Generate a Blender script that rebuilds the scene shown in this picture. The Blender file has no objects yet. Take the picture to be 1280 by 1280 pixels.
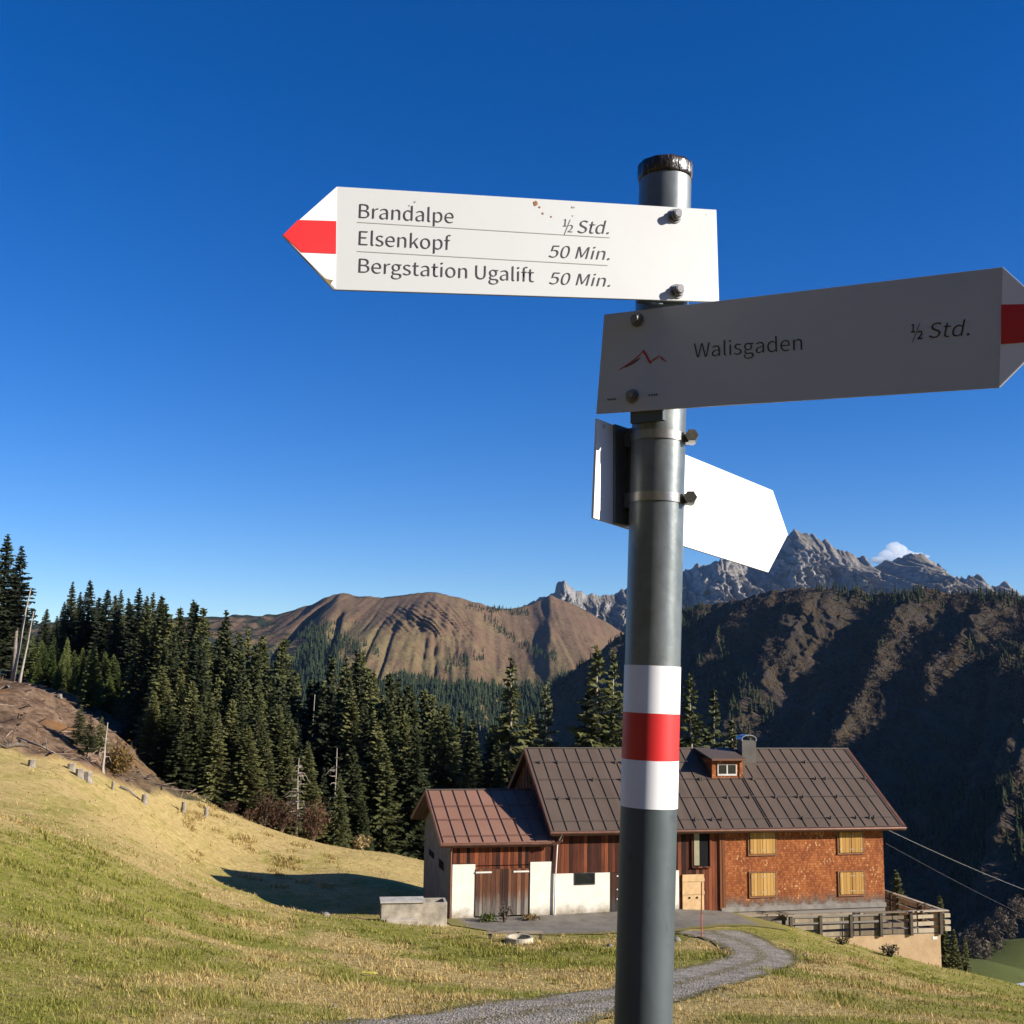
import bpy, math, random
import numpy as np
from mathutils import Vector, Matrix
R = math.radians
SC = bpy.context.scene
COL = SC.collection

# ------------------------------------------------------------------ camera
PITCH, ROLL, FOC = .15, .016, 1394.0        # measured in the photo: pixels of a 1280 frame

def ray(x, y):
    """direction (scaled to depth Y = 1) seen at a photo pixel"""
    c, s = math.cos(ROLL), math.sin(ROLL)
    X = np.asarray(x, float) - 640.; Y = np.asarray(y, float) - 640.
    px = c * X + s * Y; py = -s * X + c * Y
    cp, sp = math.cos(PITCH), math.sin(PITCH)
    d0 = px / FOC; d1 = cp + py / FOC * sp; d2 = sp - py / FOC * cp
    return np.stack([d0 / d1, np.ones_like(d1), d2 / d1], -1)

def at(x, y, Y):
    return ray(x, y) * np.asarray(Y, float)[..., None]

cam = bpy.data.cameras.new('camera')
cam.sensor_fit = 'HORIZONTAL'; cam.angle = 2 * math.atan(640 / FOC)
cam.clip_start = .05; cam.clip_end = 30000
camo = bpy.data.objects.new('camera', cam); COL.objects.link(camo)
def _cam():
    c, s = math.cos(ROLL), math.sin(ROLL); cp, sp = math.cos(PITCH), math.sin(PITCH)
    def w(a, b): # image right / image down -> world
        px = c * a + s * b; py = -s * a + c * b
        return Vector((px, py * sp, -py * cp))
    r, dn = w(1, 0), w(0, 1); f = Vector((0, cp, sp)); u = -dn
    m = Matrix.Identity(4)
    for i in range(3):
        m[i][0] = r[i]; m[i][1] = u[i]; m[i][2] = -f[i]
    return m
camo.matrix_world = _cam(); SC.camera = camo

# ------------------------------------------------------------------ sky, sun, exposure
SUN_AZ, SUN_EL = 106.0, 22.0
sun_dir = Vector((math.sin(R(SUN_AZ)) * math.cos(R(SUN_EL)), math.cos(R(SUN_AZ)) * math.cos(R(SUN_EL)), math.sin(R(SUN_EL))))
W = bpy.data.worlds.new('World'); SC.world = W; W.use_nodes = True
nt = W.node_tree; bg = nt.nodes['Background']
sky = nt.nodes.new('ShaderNodeTexSky'); sky.sky_type = 'NISHITA'; sky.sun_disc = False
sky.sun_elevation = R(SUN_EL); sky.sun_rotation = R(SUN_AZ); sky.altitude = 1400
sky.air_density = 1.0; sky.dust_density = .15; sky.ozone_density = 4.0
hs = nt.nodes.new('ShaderNodeHueSaturation'); hs.inputs['Saturation'].default_value = 1.32; hs.inputs['Hue'].default_value = .515
nt.links.new(sky.outputs[0], hs.inputs['Color']); nt.links.new(hs.outputs[0], bg.inputs[0])
bg.inputs[1].default_value = .08
sl = bpy.data.lights.new('sun', 'SUN'); sl.energy = 5.0; sl.angle = R(.5); sl.color = (1, .925, .82)
so = bpy.data.objects.new('sun', sl); COL.objects.link(so)
so.rotation_euler = sun_dir.to_track_quat('Z', 'Y').to_euler()
SC.view_settings.view_transform = 'Standard'; SC.view_settings.look = 'None'
SC.view_settings.gamma = 1; SC.view_settings.exposure = .9
SC.render.engine = 'CYCLES'
SC.cycles.use_denoising = True
SC.cycles.max_bounces = 6; SC.cycles.transparent_max_bounces = 8; SC.cycles.volume_bounces = 2

# ------------------------------------------------------------------ noise in numpy
def _h(ix, iy, s):
    v = (ix.astype(np.int64) * 374761393 + iy.astype(np.int64) * 668265263 + s * 974711) & 0xffffffff
    v = ((v ^ (v >> 13)) * 1274126177) & 0xffffffff
    v = (v ^ (v >> 16)) & 0xffffffff
    return v / 4294967295.0
def vn(x, y, s=0):
    x = np.asarray(x, float); y = np.asarray(y, float)
    ix = np.floor(x); iy = np.floor(y); fx = x - ix; fy = y - iy
    fx = fx * fx * fx * (fx * (fx * 6 - 15) + 10); fy = fy * fy * fy * (fy * (fy * 6 - 15) + 10)
    a = _h(ix, iy, s); b = _h(ix + 1, iy, s); c = _h(ix, iy + 1, s); d = _h(ix + 1, iy + 1, s)
    return (a * (1 - fx) + b * fx) * (1 - fy) + (c * (1 - fx) + d * fx) * fy
def fbm(x, y, o=4, s=0, g=.5):
    t = 0; a = 1; n = 0
    for i in range(o):
        t = t + a * vn(x * 2 ** i + 17.3 * i, y * 2 ** i - 9.1 * i, s + i); n += a; a *= g
    return t / n
def ridged(x, y, o=4, s=0, g=.5):
    t = 0; a = 1; n = 0
    for i in range(o):
        t = t + a * (1 - np.abs(2 * vn(x * 2 ** i + 31.7 * i, y * 2 ** i + 5.3 * i, s + 7 * i) - 1)); n += a; a *= g
    return t / n
def sstep(a, b, x):
    t = np.clip((np.asarray(x, float) - a) / (b - a), 0, 1); return t * t * (3 - 2 * t)

# ------------------------------------------------------------------ mesh helpers
class MB:
    """collects shapes, then links them as ONE mesh object"""
    def __init__(s): s.v = []; s.f = []; s.m = []; s.st = []
    def add(s, vs, fs, m=0):
        o = len(s.v); s.st.append((o, len(s.f))); s.v += [tuple(map(float, p)) for p in vs]
        s.f += [tuple(i + o for i in f) for f in fs]; s.m += [m] * len(fs); return s
    def box(s, a, b, m=0):
        x0, y0, z0 = a; x1, y1, z1 = b
        return s.add([(x0, y0, z0), (x1, y0, z0), (x1, y1, z0), (x0, y1, z0), (x0, y0, z1), (x1, y0, z1), (x1, y1, z1), (x0, y1, z1)],
                     [(0, 3, 2, 1), (4, 5, 6, 7), (0, 1, 5, 4), (1, 2, 6, 5), (2, 3, 7, 6), (3, 0, 4, 7)], m)
    def prism(s, poly, vec, m=0):
        """polygon (3D points) extruded along vec"""
        n = len(poly); P = [Vector(p) for p in poly]; Q = [p + Vector(vec) for p in P]
        nrm = Vector((0, 0, 0))
        for i in range(n): nrm += P[i].cross(P[(i + 1) % n])
        flip = nrm.dot(Vector(vec)) > 0
        fs = [tuple(range(n)) if not flip else tuple(reversed(range(n)))]
        fs.append(tuple(reversed(range(n, 2 * n))) if not flip else tuple(range(n, 2 * n)))
        for i in range(n):
            j = (i + 1) % n
            fs.append((j, i, n + i, n + j) if not flip else (i, j, n + j, n + i))
        return s.add(P + Q, fs, m)
    def tube(s, pts, rad, n=8, m=0, cap=True):
        pts = [Vector(p) for p in pts]
        if not hasattr(rad, '__len__'): rad = [rad] * len(pts)
        vs = []; fs = []
        for i, p in enumerate(pts):
            d = (pts[min(i + 1, len(pts) - 1)] - pts[max(i - 1, 0)]).normalized()
            up = Vector((0, 0, 1)) if abs(d.z) < .9 else Vector((1, 0, 0))
            a = d.cross(up).normalized(); b = d.cross(a)
            for k in range(n):
                t = 2 * math.pi * k / n; vs.append(p + (a * math.cos(t) + b * math.sin(t)) * rad[i])
        for i in range(len(pts) - 1):
            for k in range(n):
                k2 = (k + 1) % n; fs.append((i * n + k, (i + 1) * n + k, (i + 1) * n + k2, i * n + k2))
        if cap:
            fs.append(tuple(range(n))); fs.append(tuple(reversed(range((len(pts) - 1) * n, len(pts) * n))))
        return s.add(vs, fs, m)
    def build_each(s, name, mats, parent=None, smooth=False, bevel=0):
        """every shape that was added becomes an object of its own"""
        st = s.st + [(len(s.v), len(s.f))]
        for (v0, f0), (v1, f1) in zip(st[:-1], st[1:]):
            q = MB(); q.v = s.v[v0:v1]; q.f = [tuple(i - v0 for i in f) for f in s.f[f0:f1]]; q.m = s.m[f0:f1]; o = q.build(name, mats, parent, smooth, bevel)
        return o
    def build(s, name, mats, parent=None, smooth=False, bevel=0):
        me = bpy.data.meshes.new(name); me.from_pydata(s.v, [], s.f)
        if not isinstance(mats, (list, tuple)): mats = [mats]
        for m in mats: me.materials.append(m)
        if len(mats) > 1: me.polygons.foreach_set('material_index', s.m)
        if smooth: me.polygons.foreach_set('use_smooth', [True] * len(me.polygons))
        me.update()
        o = bpy.data.objects.new(name, me); COL.objects.link(o)
        if parent is not None: o.parent = parent
        if bevel:
            b = o.modifiers.new('bevel', 'BEVEL'); b.width = bevel; b.segments = 2; b.limit_method = 'ANGLE'
        return o

def np_mesh(name, V, F, mats, parent=None, smooth=False, link=True, cols=None):
    """V (n,3), F (m,3|4) numpy -> mesh object"""
    me = bpy.data.meshes.new(name); V = np.ascontiguousarray(V, dtype=np.float32); F = np.ascontiguousarray(F, dtype=np.int32)
    k = F.shape[1]
    me.vertices.add(len(V)); me.vertices.foreach_set('co', V.ravel())
    me.loops.add(F.size); me.loops.foreach_set('vertex_index', F.ravel())
    me.polygons.add(len(F)); me.polygons.foreach_set('loop_start', np.arange(0, F.size, k, dtype=np.int32))
    me.polygons.foreach_set('loop_total', np.full(len(F), k, dtype=np.int32))
    if smooth: me.polygons.foreach_set('use_smooth', np.ones(len(F), dtype=bool))
    me.update(calc_edges=True); me.validate()
    for cn, c in (cols or {}).items():
        a = me.color_attributes.new(cn, 'FLOAT_COLOR', 'POINT')
        cc = np.ones((len(V), 4), np.float32); cc[:, :3] = c; a.data.foreach_set('color', cc.ravel())
    for m in (mats if isinstance(mats, (list, tuple)) else [mats]): me.materials.append(m)
    if not link: return me
    o = bpy.data.objects.new(name, me); COL.objects.link(o)
    if parent is not None: o.parent = parent
    return o

def grid_faces(nr, nc):
    i = np.arange(nr - 1)[:, None] * nc + np.arange(nc - 1)[None]
    return np.stack([i, i + 1, i + nc + 1, i + nc], -1).reshape(-1, 4)

def tag(o, label=None, cat=None, group=None, kind=None):
    if label: o['label'] = label
    if cat: o['category'] = cat
    if group: o['group'] = group
    if kind: o['kind'] = kind
    return o
def empty(name, loc=(0, 0, 0), rz=0, label=None, cat=None, group=None):
    o = bpy.data.objects.new(name, None); COL.objects.link(o); o.location = loc; o.rotation_euler = (0, 0, rz)
    o.empty_display_size = .3
    return tag(o, label, cat, group)
def dup(root, loc, rz=0, scale=None, label=None, group=None):
    r = root.copy(); COL.objects.link(r); r.location = loc; r.rotation_euler = (0, 0, rz)
    if scale is not None: r.scale = scale
    if label: r['label'] = label
    if group: r['group'] = group
    for ch in list(root.children):
        c = ch.copy(); COL.objects.link(c); c.parent = r
        for g in ch.children:
            d = g.copy(); COL.objects.link(d); d.parent = c
    return r

# ------------------------------------------------------------------ material helpers
class Mat:
    def __init__(s, name, rough=.8, metal=0, spec=.5):
        s.m = bpy.data.materials.new(name); s.m.use_nodes = True; s.nt = s.m.node_tree; s.b = s.nt.nodes['Principled BSDF']
        s.b.inputs['Roughness'].default_value = rough; s.b.inputs['Metallic'].default_value = metal
        s.b.inputs['Specular IOR Level'].default_value = spec
        s.tc = None
    def n(s, t, **k):
        x = s.nt.nodes.new(t)
        for a, b in k.items(): setattr(x, a, b)
        return x
    def L(s, a, b): s.nt.links.new(a, b)
    def put(s, sock, v):
        if isinstance(v, bpy.types.NodeSocket): s.L(v, sock)
        elif isinstance(v, (tuple, list)) and len(v) == 3 and sock.type == 'RGBA': sock.default_value = (*v, 1)
        else: sock.default_value = v
    def co(s, scale=(1, 1, 1), rot=(0, 0, 0), which='Object'):
        if s.tc is None: s.tc = s.n('ShaderNodeTexCoord')
        mp = s.n('ShaderNodeMapping'); mp.inputs['Scale'].default_value = scale; mp.inputs['Rotation'].default_value = rot
        s.L(s.tc.outputs[which], mp.inputs[0]); return mp.outputs[0]
    def noise(s, scale=1, detail=4, rough=.55, vec=None, stretch=(1, 1, 1), dist=0):
        x = s.n('ShaderNodeTexNoise'); x.inputs['Scale'].default_value = scale; x.inputs['Detail'].default_value = detail
        x.inputs['Roughness'].default_value = rough; x.inputs['Distortion'].default_value = dist
        s.L(vec if vec is not None else s.co(stretch), x.inputs['Vector']); return x.outputs['Fac']
    def voro(s, scale=1, vec=None, stretch=(1, 1, 1), out='Color', feature='F1'):
        x = s.n('ShaderNodeTexVoronoi', feature=feature); x.inputs['Scale'].default_value = scale
        s.L(vec if vec is not None else s.co(stretch), x.inputs['Vector']); return x.outputs[out]
    def ramp(s, fac, stops, interp='LINEAR'):
        x = s.n('ShaderNodeValToRGB'); x.color_ramp.interpolation = interp; e = x.color_ramp.elements
        while len(e) < len(stops): e.new(.5)
        for i, (p, c) in enumerate(stops):
            e[i].position = p; e[i].color = (*c, 1) if hasattr(c, '__len__') else (c, c, c, 1)
        s.put(x.inputs[0], fac); return x.outputs[0]
    def mix(s, fac, a, b, mode='MIX'):
        x = s.n('ShaderNodeMix', data_type='RGBA', blend_type=mode, clamp_factor=True)
        s.put(x.inputs[0], fac); s.put(x.inputs[6], a); s.put(x.inputs[7], b); return x.outputs[2]
    def math(s, op, a, b=0, c=0, clamp=False):
        x = s.n('ShaderNodeMath', operation=op, use_clamp=clamp)
        s.put(x.inputs[0], a); s.put(x.inputs[1], b); s.put(x.inputs[2], c); return x.outputs[0]
    def sep(s, v):
        x = s.n('ShaderNodeSeparateXYZ'); s.L(v, x.inputs[0]); return x.outputs
    def attr(s, name, out='Color'):
        x = s.n('ShaderNodeAttribute', attribute_name=name); return x.outputs[out]
    def rnd(s): return s.n('ShaderNodeObjectInfo').outputs['Random']
    def normal_z(s): return s.sep(s.n('ShaderNodeNewGeometry').outputs['Normal'])[2]
    def col(s, v): s.put(s.b.inputs['Base Color'], v); return s
    def ro(s, v): s.put(s.b.inputs['Roughness'], v); return s
    def bump(s, h, dist=.02, strength=1):
        x = s.n('ShaderNodeBump'); x.inputs['Distance'].default_value = dist; x.inputs['Strength'].default_value = strength
        s.L(h, x.inputs['Height']); s.L(x.outputs[0], s.b.inputs['Normal']); return s

def plain(name, c, rough=.8, metal=0, spec=.5, var=.12, scale=3, bump=0):
    m = Mat(name, rough, metal, spec); n = m.noise(scale, 5)
    lo = tuple(x * (1 - var) for x in c); hi = tuple(min(1, x * (1 + var)) for x in c)
    m.col(m.ramp(n, [(.3, lo), (.7, hi)]))
    if bump: m.bump(n, bump)
    return m.m
# ------------------------------------------------------------------ terrain
HOUSE_O = np.array([-2.386, 51.337, -10.40]); HOUSE_YAW = .232
HU = np.array([math.cos(HOUSE_YAW), math.sin(HOUSE_YAW)]); HV = np.array([-math.sin(HOUSE_YAW), math.cos(HOUSE_YAW)])
def hw(a, b): return HOUSE_O[:2] + a * HU + b * HV
_px = [(0,1280,14.5),(0,1180,20.5),(0,1100,27.5),(0,1020,38),(0,952,57),(130,1280,15.7),(130,1150,27),(130,1060,43),(130,986,61),
 (250,1280,17),(250,1200,25),(250,1150,35),(250,1100,58.4),(250,1060,63),(260,1020,69),(320,1034,72),(400,1280,18.3),(400,1200,31),(400,1145,53),
 (400,1100,63),(400,1054,76),(520,1280,18.8),(520,1200,33),(520,1155,48),(520,1100,64),(515,1072,80),(640,1280,19),(640,1230,29),
 (640,1195,38.5),(640,1172,45),(800,1280,19.3),(800,1230,30),(800,1190,40.5),(940,1280,20),(940,1230,30),(940,1190,41),
 (940,1166,49),(1100,1280,21),(1100,1230,34),(1280,1280,24),(1280,1258,36),(1280,1247,46),(985,1167,53.4),(1030,1172,53.9),(1080,1184,54.3),(1130,1198,54.7),(1173,1209,55.0),
 (20,1032,43),(20,1012,47.5),(20,985,52.5),(70,1040,44.5),(70,1010,52),(130,1070,40.5),(130,1048,46),(130,1018,53.5),(190,1095,42),(190,1070,49),(190,1040,57),(250,1130,40),(250,1120,45),(250,1110,51.5),(330,1140,42),(330,1128,49),(330,1112,57),(0,852,120),(40,858,118),(90,872,115),(190,922,102),(0,905,95),(90,915,92),(150,955,85)]
_c = [at(x, y, Y) for x, y, Y in _px]
for a, b, z in [(0, -1, -10.42), (4.5, -1, -10.42), (10, -1, -10.42), (15, -1, -10.5), (0, 4, -10.5), (0, 8.5, -11.1), (10, 5, -10.5), (2, -4, -10.35), (9, -4, -10.35),
                (10, 10, -11.6), (20, 10, -14), (20, 2, -12.9), (25.5, 3, -14.6), (28, 2, -15.5), (24, 8, -15), (14, 14, -14), (2, 13, -12.5)]:
    _c.append(np.array([*hw(a, b), z]))
_c += [np.array(p, float) for p in [(0, 0, -1.7), (0, -12, .8), (0, -40, 8), (-50, -40, 9), (60, -40, 2), (-15, 0, -1.9), (15, 0, -2.6), (-8, 7, -3.0), (0, 9, -3.5), (8, 8, -3.6), (-30, 15, -3.5), (-45, 40, -2.0), (30, 15, -6.5), (45, 40, -14),
  (0.3, 1.5, -1.9), (-18, 92, -15.5), (-8, 92, -17), (4, 96, -20), (20, 90, -20), (-27, 88, -12), (-24, 105, -14), (-10, 115, -22), (12, 120, -27), (-38, 112, -5.5), (-30, 125, -12),
  (-60, 130, 0), (-75, 115, 1), *[tuple(at(a_, b_, c_)) for a_, b_, c_ in ((1290, 1150, 390), (1240, 1205, 330), (1200, 1222, 300), (1300, 1215, 315), (1180, 1200, 380))], (-50, 150, -3), (-30, 160, -20), (0, 160, -40), (0, 230, -75), (0, 420, -118), (60, 110, -36), (60, 60, -25), (35, 60, -19.5), (36, 75, -24), (90, 60, -40), (100, 120, -62),
  (120, 200, -92), (200, 420, -122), (100, 420, -121), (160, 300, -118), (-70, 200, 0), (-120, 160, 6), (-180, 320, 0), (-180, 420, -20), (0, 900, -112), (450, 900, -112), (-700, 900, -60), (-700, 400, 0), (700, 300, -120), (0, 1300, -105), (600, 1300, -100), (-800, 1300, -60), (-60, 300, -50), (-100, 420, -85), (-180, 60, 8), (-90, 60, 3),
  (180, 60, -80), (180, -10, -70), (100, 0, -30), (-100, 0, 5), (45, 52, -18.5), (27, 50, -13.4), (30, 40, -11.4)]]
_c = np.array(_c); _C2 = 7.0
def _phi(d2): return np.sqrt(d2 + _C2 ** 2)
def _solve():
    d2 = ((_c[:, None, :2] - _c[None, :, :2]) ** 2).sum(-1); n = len(_c)
    A = np.zeros((n + 3, n + 3)); A[:n, :n] = _phi(d2) - .35 * np.eye(n) * 0 + np.eye(n) * -.12
    P = np.c_[np.ones(n), _c[:, :2]]; A[:n, n:] = P; A[n:, :n] = P.T
    return np.linalg.solve(A, np.r_[_c[:, 2], 0, 0, 0])
_w = _solve()
def H0(x, y):
    x = np.asarray(x, float); y = np.asarray(y, float); sh = x.shape; X = x.ravel(); Y = y.ravel(); out = np.empty(len(X))
    for i in range(0, len(X), 20000):
        xs, ys = X[i:i + 20000], Y[i:i + 20000]
        d2 = (xs[:, None] - _c[:, 0]) ** 2 + (ys[:, None] - _c[:, 1]) ** 2
        out[i:i + 20000] = _phi(d2) @ _w[:-3] + _w[-3] + _w[-2] * xs + _w[-1] * ys
    return out.reshape(sh)
def soil_mask(x, y):
    """1 on the cleared hillside beyond the meadow, 0 on the meadow"""
    # meadow edge: line through the crest points in plan
    ex = np.array([-60., -25.4, -21.5, -18., -15.4, -12.3, -6.5, 0, 8, 200]); ey = np.array([62., 59.5, 65, 76, 80, 84, 87, 88, 88, 88])
    e = np.interp(x, ex, ey)
    return sstep(-.6, 1.6, y - e + (fbm(x * .5, y * .5, 3, 5) - .5) * 3)
def house_zone(x, y, pad=0):
    dx = x - HOUSE_O[0]; dy = y - HOUSE_O[1]; a = dx * HU[0] + dy * HU[1]; b = dx * HV[0] + dy * HV[1]
    return a, b
def H(x, y):
    z = H0(x, y); s = soil_mask(x, y); r = np.hypot(x, y)
    near = 1 - sstep(90, 160, r)
    bump = (fbm(x * .35, y * .35, 4, 3) - .5) * .34 * (1 - s) + ((fbm(x * .22, y * .22, 5, 9) - .5) * 2.2 + (ridged(x * .7, y * .7, 3, 19) - .5) * .5) * s
    a, b = house_zone(x, y)
    flat = sstep(-7, -4, b) * (1 - sstep(9, 12, b)) * sstep(-5, -2, a) * (1 - sstep(15, 20, a))
    tr = track_mask(x, y)
    return z + bump * near * (1 - .85 * flat) * (1 - .8 * tr)

# the gravel track: centre line (photo pixel + depth) and width
_trk = np.array([(470, 1340, 15.4), (560, 1290, 18.4), (640, 1268, 20.5), (720, 1252, 23.5), (800, 1238, 27), (870, 1222, 31), (925, 1205, 35.5), (952, 1190, 39.5), (945, 1178, 43), (920, 1168, 46.5), (885, 1160, 49)], float)
_tp = at(_trk[:, 0], _trk[:, 1], _trk[:, 2])[:, :2]
_tw = np.array([3.4, 3.4, 3.3, 3.0, 2.9, 2.8, 2.6, 2.4, 2.5, 3.0, 3.4]) / 2 * .9
def _dense(P, n):
    t = np.linspace(0, len(P) - 1, n); i = np.clip(t.astype(int), 0, len(P) - 2); f = (t - i)[:, None]
    Pm = np.vstack([2 * P[0] - P[1], P, 2 * P[-1] - P[-2]])
    p0, p1, p2, p3 = Pm[i], Pm[i + 1], Pm[i + 2], Pm[i + 3]
    return .5 * (2 * p1 + (p2 - p0) * f + (2 * p0 - 5 * p1 + 4 * p2 - p3) * f ** 2 + (3 * p1 - p0 - 3 * p2 + p3) * f ** 3)
TRK = _dense(_tp, 90); TRW = _dense(_tw[:, None], 90)[:, 0]
def track_mask(x, y):
    sh = np.shape(x); X = np.ravel(x); Y = np.ravel(y); out = np.zeros(len(X))
    m = (X > -8) & (X < 16) & (Y > 12) & (Y < 55); idx = np.nonzero(m)[0]
    for k in range(0, len(idx), 20000):
        ii = idx[k:k + 20000]
        d = np.hypot(X[ii, None] - TRK[None, :, 0], Y[ii, None] - TRK[None, :, 1]) / TRW[None]
        out[ii] = 1 - sstep(.8, 1.25, d.min(1) + (vn(X[ii] * 1.7, Y[ii] * 1.7, 77) - .5) * .5)
    return out.reshape(sh)
def yard_mask(x, y):
    a, b = house_zone(x, y)
    n = (fbm(x * .7, y * .7, 4, 21) - .5) * 2.2
    return sstep(-4.6, -4.2, b + n) * (1 - sstep(-.1, .1, b)) * sstep(-.8, 0, a + n) * (1 - sstep(13.8, 15, a + n))

def warp(lo, hi, mid0, mid1, fine, coarse):
    out = [mid0]
    st = fine
    while out[-1] < mid1: out.append(out[-1] + fine)
    st = fine
    while out[-1] < hi: st = min(st * 1.09, coarse); out.append(out[-1] + st)
    st = fine; lowp = []
    p = mid0
    while p > lo: st = min(st * 1.09, coarse); p -= st; lowp.append(p)
    return np.array(lowp[::-1] + out)
GX = warp(-800, 700, -30, 26, .42, 30); GY = warp(-75, 1300, 12, 86, .42, 30)

def march(px, py, y0=8, y1=160):
    """first hit of photo pixels on the terrain -> world points"""
    d = ray(px, py); Ys = np.linspace(y0, y1, 400); hit = np.full(d.shape[:-1], np.nan)
    for i in range(len(Ys) - 1):
        p = d * Ys[i]; inside = (p[..., 2] < H0(p[..., 0], p[..., 1])) & np.isnan(hit)
        hit[inside] = Ys[i] - .5 * (Ys[1] - Ys[0])
    return d * hit[..., None]

# ground colours: dry straw against green, as patches in the ground itself
def dry_field(x, y):
    n = fbm(x * .16, y * .16, 4, 40); n2 = fbm(x * .9, y * .5, 4, 44)
    up = sstep(32, 74, y + (n - .5) * 46 + (n2 - .5) * 24 - x * .15) * sstep(8, -4, x)            # the dry upper meadow
    up = np.maximum(up, .8 * sstep(-9, -17, x) * sstep(14, 60, y + (n - .5) * 44 + (n2 - .5) * 24))
    low = sstep(.40, .70, n * .6 + n2 * .4 + .05 * np.sin(y * .9))
    return np.clip(.25 + np.maximum(up * (.42 + .62 * n2), low * .75), 0, 1)

def ground_material():
    m = Mat('meadow_ground', .95, 0, .1)
    z = m.sep(m.attr('zone'))   # r: dry, g: soil, b: forest floor, also painted valley shade and the added dark ground
    fine = m.noise(14, 6, .7); mid = m.noise(2.2, 5, .65); streak = m.noise(5, 5, .65, stretch=(.35, 1.2, 1)); big = m.noise(.35, 4, .6)
    green = m.ramp(fine, [(.25, (.095, .105, .014)), (.5, (.205, .205, .030)), (.8, (.33, .305, .065))])
    straw = m.ramp(streak, [(.25, (.26, .18, .060)), (.5, (.44, .325, .13)), (.8, (.58, .45, .205))])
    f = m.math('ADD', z[0], m.math('MULTIPLY', m.math('SUBTRACT', mid, .5), 1.9)); f = m.math('ADD', f, m.math('MULTIPLY', m.math('SUBTRACT', big, .5), .5))
    f = m.ramp(f, [(.12, 0.), (.88, 1.)])
    g = m.mix(f, green, straw)
    g = m.mix(m.ramp(m.noise(1.1, 6, .7), [(.60, 0.), (.72, .55)]), g, (.075, .055, .026))
    soil = m.ramp(m.noise(1.3, 8, .72), [(.25, (.035, .022, .014)), (.42, (.10, .062, .038)), (.55, (.185, .120, .075)), (.75, (.30, .215, .14))])
    soil = m.mix(m.ramp(m.noise(.22, 4, .6), [(.52, 0.), (.66, .8)]), soil, (.26, .125, .045))
    soil = m.mix(m.ramp(m.noise(.9, 6, .7), [(.62, 0.), (.7, .8)]), soil, (.05, .055, .02))
    g = m.mix(z[1], g, soil)
    g = m.mix(z[2], g, m.ramp(m.noise(.05, 6, .7), [(.35, (.022, .030, .012)), (.65, (.045, .066, .020))]))
    m.col(g); m.bump(m.math('ADD', fine, m.math('MULTIPLY', mid, .8)), .12, .8); return m.m

def build_ground():
    X, Y = np.meshgrid(GX, GY); Z = H(X, Y)
    V = np.stack([X, Y, Z], -1).reshape(-1, 3)
    x, y = V[:, 0], V[:, 1]; s = soil_mask(x, y)
    forest = s * sstep(-30, -20, x - (y - 90) * -.25) * 1.0
    forest = np.maximum(forest, sstep(122, 135, y))
    col = np.stack([dry_field(x, y), s, forest], -1)
    far_green = sstep(200, 330, y) * sstep(-20, 60, x)
    col[:, 2] = col[:, 2] * (1 - far_green) + .8 * far_green; col[:, 1] *= (1 - far_green); col[:, 0] = col[:, 0] * (1 - far_green)  # forest-floor tone puts shade into the valley meadow's colour
    dim_ground = 1 - sstep(7, 11.5, np.hypot(x, y - .5) + (fbm(x * .5, y * .5, 3, 66) - .5) * 5)      # unseen dark ground added round the signpost to weaken bounced light
    col[:, 1] = np.maximum(col[:, 1], dim_ground); col[:, 2] = np.maximum(col[:, 2], .45 * dim_ground)
    o = np_mesh('ground', V, grid_faces(len(GY), len(GX)), ground_material(), smooth=True, cols={'zone': col})
    tag(o, kind='structure')
build_ground()

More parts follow.
